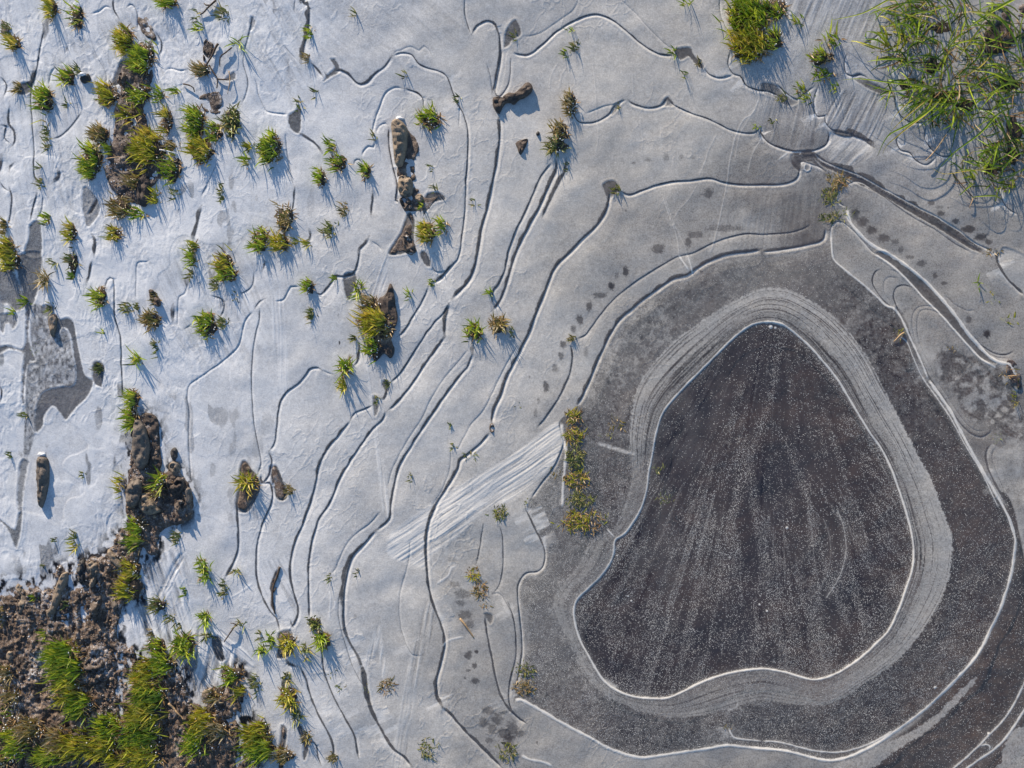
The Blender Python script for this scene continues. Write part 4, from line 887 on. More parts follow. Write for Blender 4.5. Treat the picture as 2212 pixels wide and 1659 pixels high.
def tuft(x, y, rx, ry, n, L, pal, label, az=180, spread=48, el=(32, 66), w=3.3, cat='grass tuft', group=None, name='grass_tuft', flat=False):
    z0 = gh(x, y); org = (x, y, z0)
    big = n >= 55
    root = empty(name, x, y, z0) if n >= 22 else None
    B = Blades(); D = Blades(); bd = []
    if y > 1370 and x < 700: n = int(n * 1.35); L *= 1.12; rx *= 1.1; ry *= 1.08
    if spread < 60: az, spread, el, L, w = az + 4, 27, (34, 70), L * .82, w * .98; n = int(n * .72)
    else: n = int(n * .8)
    if flat:
        n = int(n * .75); L *= .8; w *= .75; spread = 170; el = (10, 50); pal = {'g': 'y', 'd': 'd'}.get(pal, pal); rx *= 1.25; n = int(n * 1.3)
    sd = random.uniform(0, 99)
    for i in range(n):
        r = math.sqrt(random.random()); a = random.uniform(0, 2 * math.pi)
        if random.random() < .16: r *= random.uniform(1.1, 1.75)
        px = x + 5 + rx * .82 * r * math.cos(a); py = y + ry * .95 * r * math.sin(a)
        z = gh(px, py) + (5 * max(0, 1 - r * r) if big else 0) - 1
        clump = vnoise(np.array([px / 13.0 + sd]), np.array([py / 13.0]), 900)[0]
        if clump < (.3 if n < 130 else (.2 if n < 190 else .08)) + .2 * min(1, r * r) and n > 30: continue
        aa = math.radians(az + random.gauss(0, spread) + (clump - .5) * 40 + 16 * math.sin(a) * r * -1)
        ee = math.radians(random.uniform(*el)); l = L * random.uniform(.55, 1.2)
        if flat: ee *= .35; l *= .8
        B.blade(px, py, z, aa, ee, l, w * random.uniform(.7, 1.15), min(1, max(0, random.gauss(.57, .27) + (clump - .5) * .6)), random.uniform(.2, 1.1))
    nd = int(n * (.75 if big else .35))
    for i in range(nd):
        r = math.sqrt(random.random()); a = random.uniform(0, 2 * math.pi)
        px = x + 5 + rx * .95 * r * math.cos(a); py = y + ry * 1.02 * r * math.sin(a)
        z = gh(px, py) - .5 + (4 * (1 - r * r) if big else 0)
        D.blade(px, py, z, random.uniform(0, 6.28), math.radians(random.uniform(4, 40)), L * random.uniform(.25, .65), w * .75, random.random(), .5, 3)
        if random.random() < .22: bd.append((px + random.uniform(-4, 4), py + random.uniform(-4, 4), z + random.uniform(1, 9)))
    if root:
        tag(root, label, cat, group)
        mk('blades', B.v, B.f, M_BL[pal], root, org, B.t, B.a)
        mk('dry_blades', D.v, D.f, M_BL['s' if pal != 'd' else 'd'], root, org, D.t, D.a)
        if big and not flat:
            soil(x + 6, y, rx * .98, ry * .98, 5.5, gh(x, y) - .5, root, org)
            if bd: beads(bd, root, org)
        return root
    o = mk(name, B.v + D.v, B.f + [tuple(i + len(B.v) for i in q) for q in D.f], M_BL[pal], None, org, B.t + D.t, B.a + D.a)
    return tag(o, label, cat, group)

DEF = []
def t_(c, r, x, y, rx, ry, n, L, pal, label, **k):
    (px, py), = T(c, r, [(x, y)]); tuft(px, py, rx, ry, n, L, pal, label, **k)
# -- top strip and the frozen slope under it
t_(0,0,330,60,10,24,70,34,'y','slim upright grass tuft at the top edge, first from the corner')
t_(0,0,490,110,15,27,110,34,'g','grass tuft at the top edge beside the slim upright one')
t_(0,0,85,285,13,17,60,34,'y','yellowish tuft with a dark stain of mud under it near the corner')
t_(0,0,45,190,8,10,20,28,'d','few dull blades above the yellowish tuft near the corner')
t_(0,0,110,575,9,10,30,26,'b','short browned tuft growing on a small wet mud patch')
t_(0,0,430,505,18,20,60,32,'g','loose green tuft just beside the small dark white-capped stone')
t_(0,0,500,470,9,14,18,24,'d','wisps of grass touching the small dark white-capped stone')
t_(0,0,285,660,19,27,150,36,'g','round dense green tuft alone on white ice below the white-capped stone')
t_(0,0,300,905,8,30,34,24,'d','thin trail of sparse blades running down from the round dense tuft')
t_(0,0,425,680,7,9,9,22,'d','faint sprig between the round dense tuft and the long mud patch')
t_(0,0,1090,20,20,9,60,36,'g','wide low tuft cut by the top edge above the long mud patch')
t_(0,0,810,265,18,30,170,38,'y','yellow-green tuft at the top end of the long mud patch')
t_(0,0,925,375,24,34,250,38,'g','dense green tuft against the yellow-green one at the top of the long mud patch')
t_(0,0,690,625,26,24,160,34,'y','shaggy tuft on the far edge halfway down the long mud patch')
t_(0,0,885,615,30,20,170,36,'g','bright tuft across the middle of the long mud patch')
t_(0,0,860,745,26,12,55,42,'y','strip of longer blades lying under the bright middle tuft')
t_(0,0,650,890,17,20,100,34,'b','browned tuft with frost beads on the outer edge of the long mud patch')
t_(0,0,590,1060,22,36,230,36,'g','tall half-moon tuft on the outer edge of the long mud patch')
t_(0,0,705,985,10,12,24,30,'g','few green blades in the bare middle of the long mud patch')
t_(0,0,1080,800,12,24,110,34,'y','narrow tuft on the upper inner edge of the long mud patch')
t_(0,0,960,970,32,36,330,40,'y','largest yellow-green tuft of the long mud patch')
t_(0,0,1120,950,16,12,50,34,'b','straw-mixed tuft between the largest tuft and its neighbour across the ice')
t_(0,0,1110,1105,24,30,120,34,'g','sparser green tuft hanging below the largest yellow-green tuft')
t_(0,0,870,1180,20,16,100,28,'b','brown beaded tuft low in the long mud patch')
t_(0,0,780,1350,24,26,170,32,'b','brown and green tuft at the lower end of the long mud patch')
t_(0,0,900,1400,14,9,40,30,'g','small green fringe at the lower inner end of the long mud patch')
t_(0,0,740,1530,13,16,70,30,'y','last tuft trailing off below the long mud patch')
t_(0,0,1000,1290,11,18,50,32,'y','small yellow-green tuft beside the lower dark end of the mud patch')
t_(0,0,1030,625,12,12,30,30,'g','green sprig on ice level with the bright middle tuft')
t_(0,0,1140,595,11,8,14,28,'g','pair of fine sprigs reaching from the mud patch towards the brown roots')
t_(0,0,1140,1270,12,14,14,28,'d','dull sprig in blue shade under the sparser green tuft')
t_(0,0,1270,800,20,32,230,38,'g','tall bright tuft facing the long mud patch across a strip of ice')
t_(0,0,1310,985,26,26,210,36,'y','dense tuft joined below the tall bright tuft')
t_(0,0,1395,870,16,20,80,30,'g','green blades between the tall bright tuft and the frosted tangle')
t_(0,0,1500,800,20,36,110,26,'d','grey tangled frosted grass next to the tall bright tuft', spread=120)
t_(0,0,1310,460,16,12,70,34,'b','browned tuft at the knotted brown roots')
t_(0,0,1270,1560+60,10,12,30,30,'y','small yellowish tuft above the pale green column of grass')
t_(0,0,1300,190,12,6,14,30,'g','short flat sprig above the knotted brown roots')
t_(0,0,1450,100,14,16,36,28,'d','dull tangled sprig near the top edge above the roots')
t_(0,0,1280,100,9,16,12,26,'d','loose dull blades near the top edge, beside the tangled sprig')
t_(0,0,1545,290,10,10,10,30,'g','lone fine green sprig beside the knotted roots', spread=90)
t_(0,0,1440,1270,6,20,30,20,'d','dark narrow sprig on the shaded ice below the frosted tangle')
t_(0,0,300,1440,10,14,26,26,'g','small green sprig at the top of the wet dark channel')
t_(0,0,455,1520,11,22,64,30,'y','upright yellowish tuft on white ice beside the wet dark channel')
t_(0,0,20,1480,8,16,40,28,'b','brown tuft cut by the frame edge above the wet channel')
t_(0,0,45,1630,18,20,110,34,'y','yellow tuft at the frame edge beside the wet dark channel')
t_(0,0,260,1200,7,9,18,22,'d','small dark sprig on the thin groove below the trail of blades')
t_(0,0,250,1090,6,8,8,22,'d','faint sprig over the small dark one on the thin groove')
t_(0,0,1600,1060,10,16,24,30,'g','sprig low in the blue shadow beside the round bright tuft')
t_(0,0,1620,960,9,8,20,28,'y','yellow sprig on the near side of the round bright tuft')
# -- around the tan stone
t_(1,0,95,975,24,30,230,38,'g','round bright tuft casting a long blue shadow, alone between mud patch and tan stone')
t_(1,0,360,210,7,15,30,26,'g','green tuft growing in the open crack at the top')
t_(1,0,335,385,7,10,24,24,'b','reddish sprig in the foot of the open crack at the top')
t_(1,0,500,950,12,12,30,34,'g','long-bladed sprig on the slope above a wide sparse tuft')
t_(1,0,545,1060,20,17,70,32,'g','wide sparse tuft halfway between round bright tuft and tan stone')
t_(1,0,425,1165,11,17,70,28,'g','compact tuft with dark soil below the wide sparse tuft')
t_(1,0,720,1120,10,17,60,28,'g','slim tuft curled round a small ice lobe near the tan stone')
t_(1,0,1135,785,26,19,150,36,'g','bright tuft with orange blades beside the tan stone')
t_(1,0,580,1370,11,14,34,24,'b','dull frosted rosette on ice below the compact tuft')
t_(1,0,495,1495,16,18,50,28,'d','ring of thin dull green blades below the frosted rosette')
t_(1,0,190,1425,19,26,170,32,'b','yellow and brown upper tuft of the twin clump')
t_(1,0,165,1590,20,18,110,32,'y','lower right lobe of the twin clump, yellowish')
t_(1,0,30,1570,17,26,150,34,'g','green lobe of the twin clump on the far side')
t_(1,0,1120,1520,18,24,130,34,'y','bristly tuft beside the second dark hole under the tan stone')
t_(1,0,1220,1480,14,16,50,30,'g','loose blades fringing the bristly tuft under the tan stone')
t_(1,0,285,680,7,16,14,22,'d','dark sprig in the small wet pit near the open crack')
t_(1,0,385,610,7,8,10,24,'d','thin sprig above the small wet pit')
t_(1,0,775,900,6,8,12,20,'d','tiny dark sprig in a notch beside the looped groove')
t_(1,0,1325,650,6,8,12,22,'d','tiny sprig sitting on the groove behind the bright tuft by the tan stone')
t_(1,0,345,1585,9,10,14,30,'y','yellow sprig with a dark slit above it, near the twin clump')
t_(1,0,265,1570,8,8,10,26,'y','tiny yellow sprig against the twin clump')
t_(1,0,650,100,8,9,8,28,'d','faint thin sprig alone on the smooth ice at the top')
t_(1,0,1170,1240,7,6,8,24,'d','few blades above the pronged mud patch under the tan stone')
t_(1,0,1150,1095,6,8,7,22,'d','faint speck of grass on ice between tan stone and long groove')
t_(1,0,1430,1310,8,12,7,22,'d','faint drowned blades across the long groove from the pronged mud')
t_(1,0,965,490,8,7,7,20,'d','faint green thread under the hooded ice lobe')
t_(1,0,1090,1345,7,7,12,20,'g','few green blades in the frosted rubble under the tan stone')
# -- top middle
t_(2,0,395,680,13,26,100,28,'b','upper half of the long dull clump hanging on the scalloped groove')
t_(2,0,330,860,19,20,80,30,'b','brown middle of the long dull clump')
t_(2,0,310,950,24,16,110,32,'d','spiky lower end of the long dull clump above the twin grooves')
t_(2,0,430,310,12,12,24,24,'d','drowned sprig with fine shadows under the first wavy groove')
t_(2,0,370,350,9,9,14,24,'g','small green sprig beside the drowned one under the wavy groove')
t_(2,0,400,200,10,4,8,24,'g','few flat blades right on the wavy groove')
t_(2,0,1070,340,10,5,14,28,'g','green sprig at the rim of the small mud hole')
t_(2,0,1240,410,9,9,20,16,'b','reddish tuft at the tail of the small mud hole')
t_(2,0,1150,480,8,12,10,26,'g','faint sprig with a shadow line below the small mud hole')
t_(2,0,1160,28,11,4,12,30,'g','green sprig at the top edge near the bushy corner tuft')
t_(2,0,700,1245,10,9,26,20,'d','dark sprig in the pointed pit at the start of the long dark groove')
t_(2,0,715,695,6,7,12,14,'d','dark sprig on the scalloped groove beyond the dull clump')
t_(2,0,35,240,9,9,12,22,'d','dull sprig in the pointed pit beside the top loop')
t_(2,0,385,1090,5,10,8,22,'d','thin dark thread of grass under the long dull clump')
t_(2,0,1610,825,7,4,8,22,'g','green sprig on the curl of the second scalloped groove')
# -- top corner with long grass
t_(2,0,1560,120,46,46,620,40,'g','big bushy short-bladed tuft at the top edge', el=(25,60))
t_(2,0,1570,300,42,34,420,40,'y','lower half of the big bushy tuft, browner with white beads', el=(25,60))
t_(3,0,70,60,28,22,130,34,'g','near flank of the big bushy tuft at the top edge', el=(25,60))
t_(3,0,60,270,20,22,80,34,'g','lower flank of the big bushy tuft, in half shade')
t_(3,0,225,150,16,14,16,44,'g','separate fan of flat blades beside the big bushy tuft', w=3.2)
t_(3,0,440,265,26,14,30,46,'g','row of broad bright blades between bushy tuft and corner grass', w=4.6, spread=30)
t_(3,0,370,380,28,16,60,36,'g','dense low blades under the row of broad bright blades', w=3.2)
t_(3,0,390,490,24,12,40,38,'g','bright strip of blades over the rounded ice lobes', w=3.6, spread=30)
t_(3,0,250,585,18,10,24,32,'g','small bright sprig on the shaded ice lobe', w=3.2)
t_(3,0,300,640,20,9,20,30,'g','flat sprig along the lower rim of the shaded ice lobe')
t_(3,0,120,640,16,9,24,24,'d','dark drowned sprig at the edge of the shaded lobe')
t_(3,0,480,580,12,8,12,30,'g','lone bright sprig between two scalloped ice lobes', w=3.4)
t_(3,0,60,790,9,6,9,18,'d','scatter of tiny drowned leaves on the grey plate by the scallops')
t_(3,0,480,1190,22,18,80,24,'b','brown drowned clump at the head of the thick dark groove', flat=True, spread=140)
t_(3,0,430,1280,18,22,70,24,'d','middle of the drowned clump beneath the thick dark groove', flat=True, spread=140)
t_(3,0,450,1420,26,10,60,22,'d','thin drowned mat where the pool grooves meet', flat=True, spread=160)
t_(3,0,530,1385,9,10,24,20,'d','small olive sprig against the lobed white edge', flat=True, spread=160)
# -- left and middle rows
t_(0,1,65,50,19,20,100,34,'y','spiky tuft at the frame edge over the dark wet channel')
t_(0,1,460,60,13,26,70,28,'d','sparse upright column of dull blades on white ice')
t_(0,1,465,145,7,9,18,24,'g','small green foot of the sparse dull column')
t_(0,1,340,50,9,10,10,26,'d','few pale blades beside the sparse dull column')
t_(0,1,280,175,13,11,34,34,'b','orange and yellow starry sprig over the wet channel', spread=80)
t_(0,1,155,315,9,9,20,28,'g','green star sprig standing in the wet dark channel')
t_(0,1,75,385,7,5,12,24,'g','tiny green sprig below the star sprig in the wet channel')
t_(0,1,320,345,9,10,14,24,'d','dull sprig on the pale frosted wedge')
t_(0,1,645,280,14,22,100,32,'g','bright slender tuft at the hooked groove')
t_(0,1,820,350,14,11,30,20,'d','dark low sprig between slender tuft and beaded cushion')
t_(0,1,890,355,7,10,14,18,'d','second dark low sprig nearer the beaded cushion')
t_(0,1,980,435,21,16,150,26,'b','brown cushion-shaped tuft with fan of streaks beneath')
t_(0,1,1010,290,10,14,34,18,'b','mossy top of the brown clod above the cushion tuft')
t_(0,1,1345,460,19,30,160,32,'g','broad green tuft with blue shadow, upright, on the middle slope')
t_(0,1,1440,450,13,12,50,26,'d','dull side tuft joined to the broad upright tuft')
t_(0,1,1455,70,21,26,150,34,'y','yellowish tuft under the twin clump')
t_(0,1,1480,140,20,14,80,32,'g','green lower fringe of the tuft under the twin clump')
t_(0,1,1400,205,8,13,30,20,'d','dark knot hanging below the green fringe')
t_(0,1,1515,285,10,17,50,22,'d','dark shaded knot of grass on the curled groove')
t_(0,1,1250,30,11,14,40,34,'g','pale green column of loose grass beside the yellowish tuft')
t_(0,1,1235,130,8,12,16,22,'d','dark wisps below the pale green column')
t_(0,1,645,750,8,11,40,22,'d','dark tuft in the small pit at the tip of the wet patch')
t_(0,1,885,690,11,12,24,32,'g','starry yellow-green sprig on white ice above the green spike tuft', spread=80)
t_(0,1,1015,610,7,14,16,22,'d','thin dark sprig below the brown cushion tuft')
t_(0,1,860,950,13,24,110,34,'g','upper half of the green spike tuft above the grey stones')
t_(0,1,850,1075,15,19,100,34,'g','lower half of the green spike tuft touching the grey stone')
t_(0,1,790,1515,13,22,50,32,'y','pale yellow tuft beside the grey stones')
t_(0,1,1045,1480,16,14,60,32,'g','green starry tuft on the earth heap between the stones', spread=80)
t_(0,1,1030,1560,18,14,60,26,'b','orange-brown mossy tuft low on the earth heap')
t_(0,1,1610,1480,18,18,90,30,'y','green tuft on its own oval island of brown earth', spread=80)
t_(0,1,60,1310,7,6,10,18,'d','tiny sprig on the fork of the far groove')
t_(0,1,150,1050,8,7,14,18,'d','tiny dull sprig on the wet channel edge')
t_(0,1,210,620,9,14,26,16,'d','dark flat weed in the grey speckled wet patch', flat=True)
t_(0,1,530,1440,8,7,8,20,'d','faint green fleck on white ice beside the leaning stone')
t_(0,1,660,515,6,4,8,18,'g','tiny green fleck below the bright slender tuft')
t_(0,1,1000,590,5,5,6,18,'d','wisp of grass by the crossed ice streaks')
t_(1,1,350,215,10,15,60,28,'g','compact green tuft on the wavy groove')
t_(1,1,370,395,10,12,46,22,'d','dull frosted tuft right under the compact green tuft')
t_(1,1,520,155,8,6,10,24,'g','small sprig on a bend of the wavy groove')
t_(1,1,675,235,12,15,26,32,'g','loose bright sprig over the brown slab tuft', spread=80)
t_(1,1,760,340,20,20,120,32,'b','straw-coloured top of the brown slab tuft')
t_(1,1,775,450,36,24,260,44,'y','long-bladed yellow-green heart of the brown slab tuft')
t_(1,1,840,510,20,15,90,32,'b','brown beaded blades lying on the earth slab')
t_(1,1,765,610,17,20,110,30,'g','green foot of the brown slab tuft')
t_(1,1,645,545,9,5,12,26,'d','small dull sprig beside the brown slab tuft')
t_(1,1,1005,270,9,9,12,26,'g','small three-bladed sprig across the ice from the earth slab')
t_(1,1,1155,190,7,9,18,18,'g','little green sprig where two grooves pinch together')
t_(1,1,580,740,17,16,70,36,'g','starry green tuft at the end of the hooked middle groove', spread=70)
t_(1,1,575,855,12,11,44,28,'y','smaller pale tuft right under the starry green tuft', spread=70)
t_(1,1,1425,510,19,18,110,28,'g','dark-hearted round green tuft on the fork of grooves', spread=100)
t_(1,1,1580,470,18,20,110,26,'b','reddish brown tuft beside the dark-hearted round tuft', spread=120)
t_(1,1,1530,255,9,5,14,26,'g','flat green sprig at the foot of the twin grooves')
t_(1,1,1380,1320,14,8,30,20,'d','low dull sprig where the white fan of ice begins', spread=120, flat=True)
t_(1,1,230,1540,10,10,30,24,'b','pale sprig on the edge of the oval mud hole')
t_(1,1,865,845,7,7,18,14,'d','dark sprig in the bent pit under the big blue shadow')
t_(1,1,1270,1140,5,12,10,14,'d','faint drowned thread between the long grooves')
t_(1,1,1010,1470,6,11,9,16,'d','faint drowned star between the long grooves')
t_(1,1,790,960,6,9,14,14,'d','dark sprig in the narrow pit above the crossing streaks')
t_(1,1,1290,1255,4,6,8,14,'d','speck of grass on the thin side groove')
t_(2,1,20,520,6,10,18,18,'d','olive sprig on the groove beyond the reddish tuft')
t_(2,1,415,555,10,7,24,18,'b','tan pointed sprig where the dotted trail meets the groove')
t_(2,1,415,1060,16,14,90,22,'g','top of the drowned grass column beside the pool', flat=True, spread=140)
t_(2,1,420,1180,19,20,140,24,'g','upper stretch of the drowned grass column', flat=True, spread=140)
t_(2,1,425,1330,18,26,130,24,'d','middle of the drowned grass column, thinner and darker', flat=True, spread=140)
t_(2,1,430,1470,24,22,150,24,'g','lower stretch of the drowned grass column, with yellow blades', flat=True, spread=140)
t_(2,1,460,1610,26,16,120,24,'d','knotted dark stretch above the foot of the drowned column', flat=True, spread=150)
t_(2,2,470,90,38,26,190,26,'g','broad foot of the drowned grass column', flat=True, spread=150)
t_(2,1,690,1110,13,14,30,20,'b','yellowish drowned scraps between grass column and pool', flat=True, spread=150)
t_(2,1,640,1190,13,6,12,16,'g','faint green drowned scraps under the yellowish ones', flat=True, spread=150)
t_(2,1,975,1405,13,6,20,20,'d','dim drowned sprig inside the pool edge', flat=True, spread=150)
t_(2,1,1010,1600,16,10,24,18,'d','second dim drowned sprig lower inside the pool edge', flat=True, spread=150)
t_(2,1,300,1430,12,14,24,18,'b','brown drowned stalks on the near side of the white lip', flat=True, spread=150)
t_(2,1,55,980,8,12,10,16,'d','pale drowned fleck near the long white groove', flat=True)
t_(2,1,120,1620,8,8,16,14,'d','green sprig at the kink of the moat edge', flat=True)
t_(1,2,1590,30,13,15,60,20,'d','dark green oval sprig with a thin groove below it', flat=True, spread=150)
t_(1,2,1425,430,13,14,60,22,'y','upper end of the slanting drowned tuft', flat=True, spread=140)
t_(1,2,1465,530,14,16,70,22,'b','middle of the slanting drowned tuft', flat=True, spread=140)
t_(1,2,1495,620,8,16,40,20,'b','dark tail of the slanting drowned tuft', flat=True, spread=140)
t_(1,2,380,755,15,15,80,16,'d','dark mossy knot at the end of a groove', spread=150)
t_(1,2,435,860,15,18,90,22,'g','green drowned tuft joined under the dark mossy knot', spread=140)
t_(1,2,215,880,13,16,70,22,'y','yellow-green tuft in the dark square pit', spread=140)
t_(1,2,95,870,9,16,20,24,'g','fine upright sprig between the square pit and the shaded bank', spread=120)
t_(1,2,40,930,9,10,16,24,'g','small star sprig next to the fine upright sprig', spread=120)
t_(1,2,35,840,6,9,9,20,'d','faint sprig over the small star sprig')
t_(1,2,325,940,8,13,20,20,'d','dull crooked sprig between the two lower grooves', spread=120)
t_(1,2,210,1100,9,12,40,18,'d','dark knot on the chain of weeds below the square pit', spread=120)
t_(1,2,215,1240,19,22,90,24,'y','widest tuft on the chain of weeds, straw-tinted', spread=120)
t_(1,2,265,1350,9,14,30,18,'d','trailing lower end of the weed chain', spread=120)
t_(1,2,335,1510,9,14,40,16,'b','brown grass clinging to the long dark slit', spread=120)
t_(1,2,510,1075,10,10,20,18,'d','dark starry weed, upper of two joined, on grey ice', spread=150, flat=True)
t_(1,2,550,1150,7,14,16,18,'d','dark starry weed, lower of two joined, on grey ice', spread=150, flat=True)
t_(1,2,485,450,5,13,12,18,'d','tiny black sprig at the end of a hairline groove')
t_(1,2,855,1170,16,19,60,22,'b','brown and green faded tuft under a thin ice fan', spread=130, flat=True)
t_(1,2,655,430,8,8,9,16,'d','small pale-edged sprig beside the bold dark groove')
t_(1,2,725,1180,7,9,18,14,'d','dull sprig pinned on the bold dark groove', flat=True)
t_(1,2,1130,1570,22,24,60,24,'d','spindly branching weed on pale ice at the bottom edge', spread=150, flat=True)
t_(1,2,0,1150,10,20,40,26,'d','dark narrow tuft in a slit above the bottom bright tuft')
t_(2,2,100,1060,18,16,60,20,'d','upper half of the tangle at the corner of the moat', flat=True, spread=150)
t_(2,2,90,1170,22,18,90,20,'b','lower half of the tangle at the corner of the moat', flat=True, spread=150)
t_(1,2,1640,1590,19,22,70,20,'d','dark tangle where two white edges meet at the bottom', flat=True, spread=150)
t_(2,2,1420,1430,10,6,16,12,'b','small yellow fleck at the tip of the thin white line', flat=True, spread=150)
# -- the bank and its foot
t_(0,2,890,120,17,20,120,34,'g','green tuft under the dark pit at the neck of the bank')
t_(0,2,880,215,18,16,100,34,'g','second green tuft under the dark pit, spreading wider')
t_(0,2,855,400,19,20,140,32,'y','upper part of the yellow neck tuft beside the small tan stone')
t_(0,2,845,520,24,22,190,34,'y','lower part of the yellow neck tuft above the pleated ice')
t_(0,2,1140,195,12,13,30,24,'d','thin green sprig frozen in a round ice disc')
t_(0,2,1310,370,13,12,34,24,'g','fine sprig, higher of two, beside the rippled ice edge', spread=100)
t_(0,2,1325,440,15,14,50,24,'g','fine sprig, lower of two, beside the rippled ice edge', spread=100)
t_(0,2,1455,530,8,16,50,20,'d','dark fringed tuft on the short curved groove')
t_(0,2,1530,415,9,6,12,22,'d','small wisp at the end of the long outer groove', spread=120)
t_(0,2,1020,635,17,16,60,28,'d','dull twiggy tuft at the top of the pleated ice')
t_(0,2,1100,730,13,13,44,26,'d','dark sprig in the middle of the pleated ice')
t_(0,2,1170,770,7,7,14,18,'d','small dark sprig under the middle of the pleated ice')
t_(0,2,975,820,8,7,16,18,'b','tiny brown sprig in the pleated ice')
t_(0,2,1195,545,9,10,14,20,'g','faint green rosette on the pleated ice')
t_(0,2,1335,725,13,13,50,26,'g','yellow-green sprig above the pair of ice wings', spread=100)
t_(0,2,1345,840,9,8,14,20,'d','thin sprig between the ice wings', spread=100)
t_(0,2,1190,895,24,22,130,30,'g','airy round tuft on ice at the top of the bank', spread=100)
t_(0,2,1010,905,20,18,80,30,'g','green tuft on ice next to the airy round one')
t_(0,2,1560,760,13,6,10,24,'d','thin wiry weed next to the brown stalk', spread=120)
t_(0,2,480,190,8,10,16,26,'d','thin sprig on white ice above the pale curved stone')
t_(0,2,475,245,9,12,18,28,'y','pale yellow sprig on white ice above the pale curved stone')
t_(0,2,350,210,6,7,7,20,'d','faint grey sprig, outermost above the bank')
t_(0,2,275,380,5,4,6,16,'d','speck of grass at the very edge of the ice above the bank')
t_(0,2,420,940,26,22,200,44,'g','top of the tall vivid green tuft standing on the bank', el=(30,62))
t_(0,2,455,1050,28,28,280,46,'g','thick middle of the tall vivid green tuft on the bank', el=(30,62))
t_(0,2,450,1190,26,24,180,40,'y','yellowing skirt of the tall vivid green tuft')
t_(0,2,540,1280,24,26,160,40,'g','tuft in half shade right under the vivid green one')
t_(0,2,980,1030,24,14,120,34,'y','uppermost bank tuft, at the edge of the smooth ice')
t_(0,2,1070,1010,22,18,120,34,'g','tuft reaching from the bank onto the ice beside the uppermost one')
t_(0,2,960,1120,24,22,180,36,'y','bank tuft above the fallen straw, upper of four in the column')
t_(0,2,980,1220,34,20,230,38,'g','bank tuft above the fallen straw, second of four in the column')
t_(0,2,960,1330,34,22,230,38,'y','bank tuft level with the fallen straw, third of four in the column')
t_(0,2,930,1480,38,28,290,38,'g','broad bank tuft closing the column under the fallen straw')
t_(0,2,940,1610,38,24,220,38,'y','bank tuft at the bottom edge below the broad one')
t_(0,2,720,1430,26,24,190,38,'g','tuft with a deep shadow in the middle of the bank')
t_(0,2,680,1550,30,22,200,38,'y','yellow tuft in the middle of the bank near the bottom edge')
t_(0,2,510,1540,30,26,210,36,'y','thick yellow tuft beside the middle tuft, near the bottom edge')
t_(0,2,400,1500,26,22,160,34,'b','browned tuft on the inner bank, with yellow tips')
t_(0,2,330,1610,28,16,140,36,'g','green tuft on the inner bank at the bottom edge')
t_(0,2,210,1430,26,20,140,34,'b','brown-green tuft on the outer bank')
t_(0,2,130,1540,24,24,140,34,'g','dark green tuft on the outer bank near the corner')
t_(0,2,90,1400,24,22,130,34,'g','short green tuft on the outer bank above the dark one')
t_(0,2,40,1060,20,14,70,32,'b','brown grass at the frame edge high on the bank')
t_(0,2,80,1220,22,18,80,30,'b','thin brown grass on the bare outer bank')
t_(0,2,10,690,10,18,30,26,'b','dry orange tuft at the frame edge where the bank begins')
t_(0,2,30,1630,26,12,90,30,'b','browned tuft filling the bottom corner of the bank')
t_(0,2,800,1630,28,12,120,36,'y','vivid yellow tuft cut by the bottom edge')
t_(0,2,1330,1390,22,26,150,34,'y','yellowish tuft with a shadowed side below the small tan block')
t_(0,2,1290,1520,26,24,170,36,'g','green tuft near the bottom below the yellowish one')
t_(0,2,1420,1440,24,18,110,34,'b','browned tuft reaching over the dark hollow of the bank')
t_(0,2,1400,1220,16,16,60,32,'b','orange-brown tuft growing over the small tan block')
t_(0,2,1500,1090,22,14,80,34,'g','green tuft on the last earth tongue of the bank')
t_(0,2,1550,1200,18,12,50,34,'y','yellow-green fringe on the last earth tongue')
t_(1,2,20,1470,24,24,200,40,'y','glossy bright tuft alone on the ice at the bottom edge, upper part')
t_(1,2,40,1570,28,20,200,40,'g','glossy bright tuft alone on the ice at the bottom edge, lower part')
t_(1,2,190,1620,18,14,80,30,'b','brown tuft with orange blades cut by the bottom edge')
t_(1,2,515,1630,11,8,40,20,'b','small brown tuft where a lower groove runs out of frame')
t_(0,2,215,575,8,7,14,20,'g','tiny green sprig on the brown mud of the bank')
t_(0,2,280,815,8,7,14,22,'g','tiny pale sprig above the vivid green tuft')
t_(0,2,430,625,9,6,16,20,'d','dark blades in the lee of the pale curved stone')

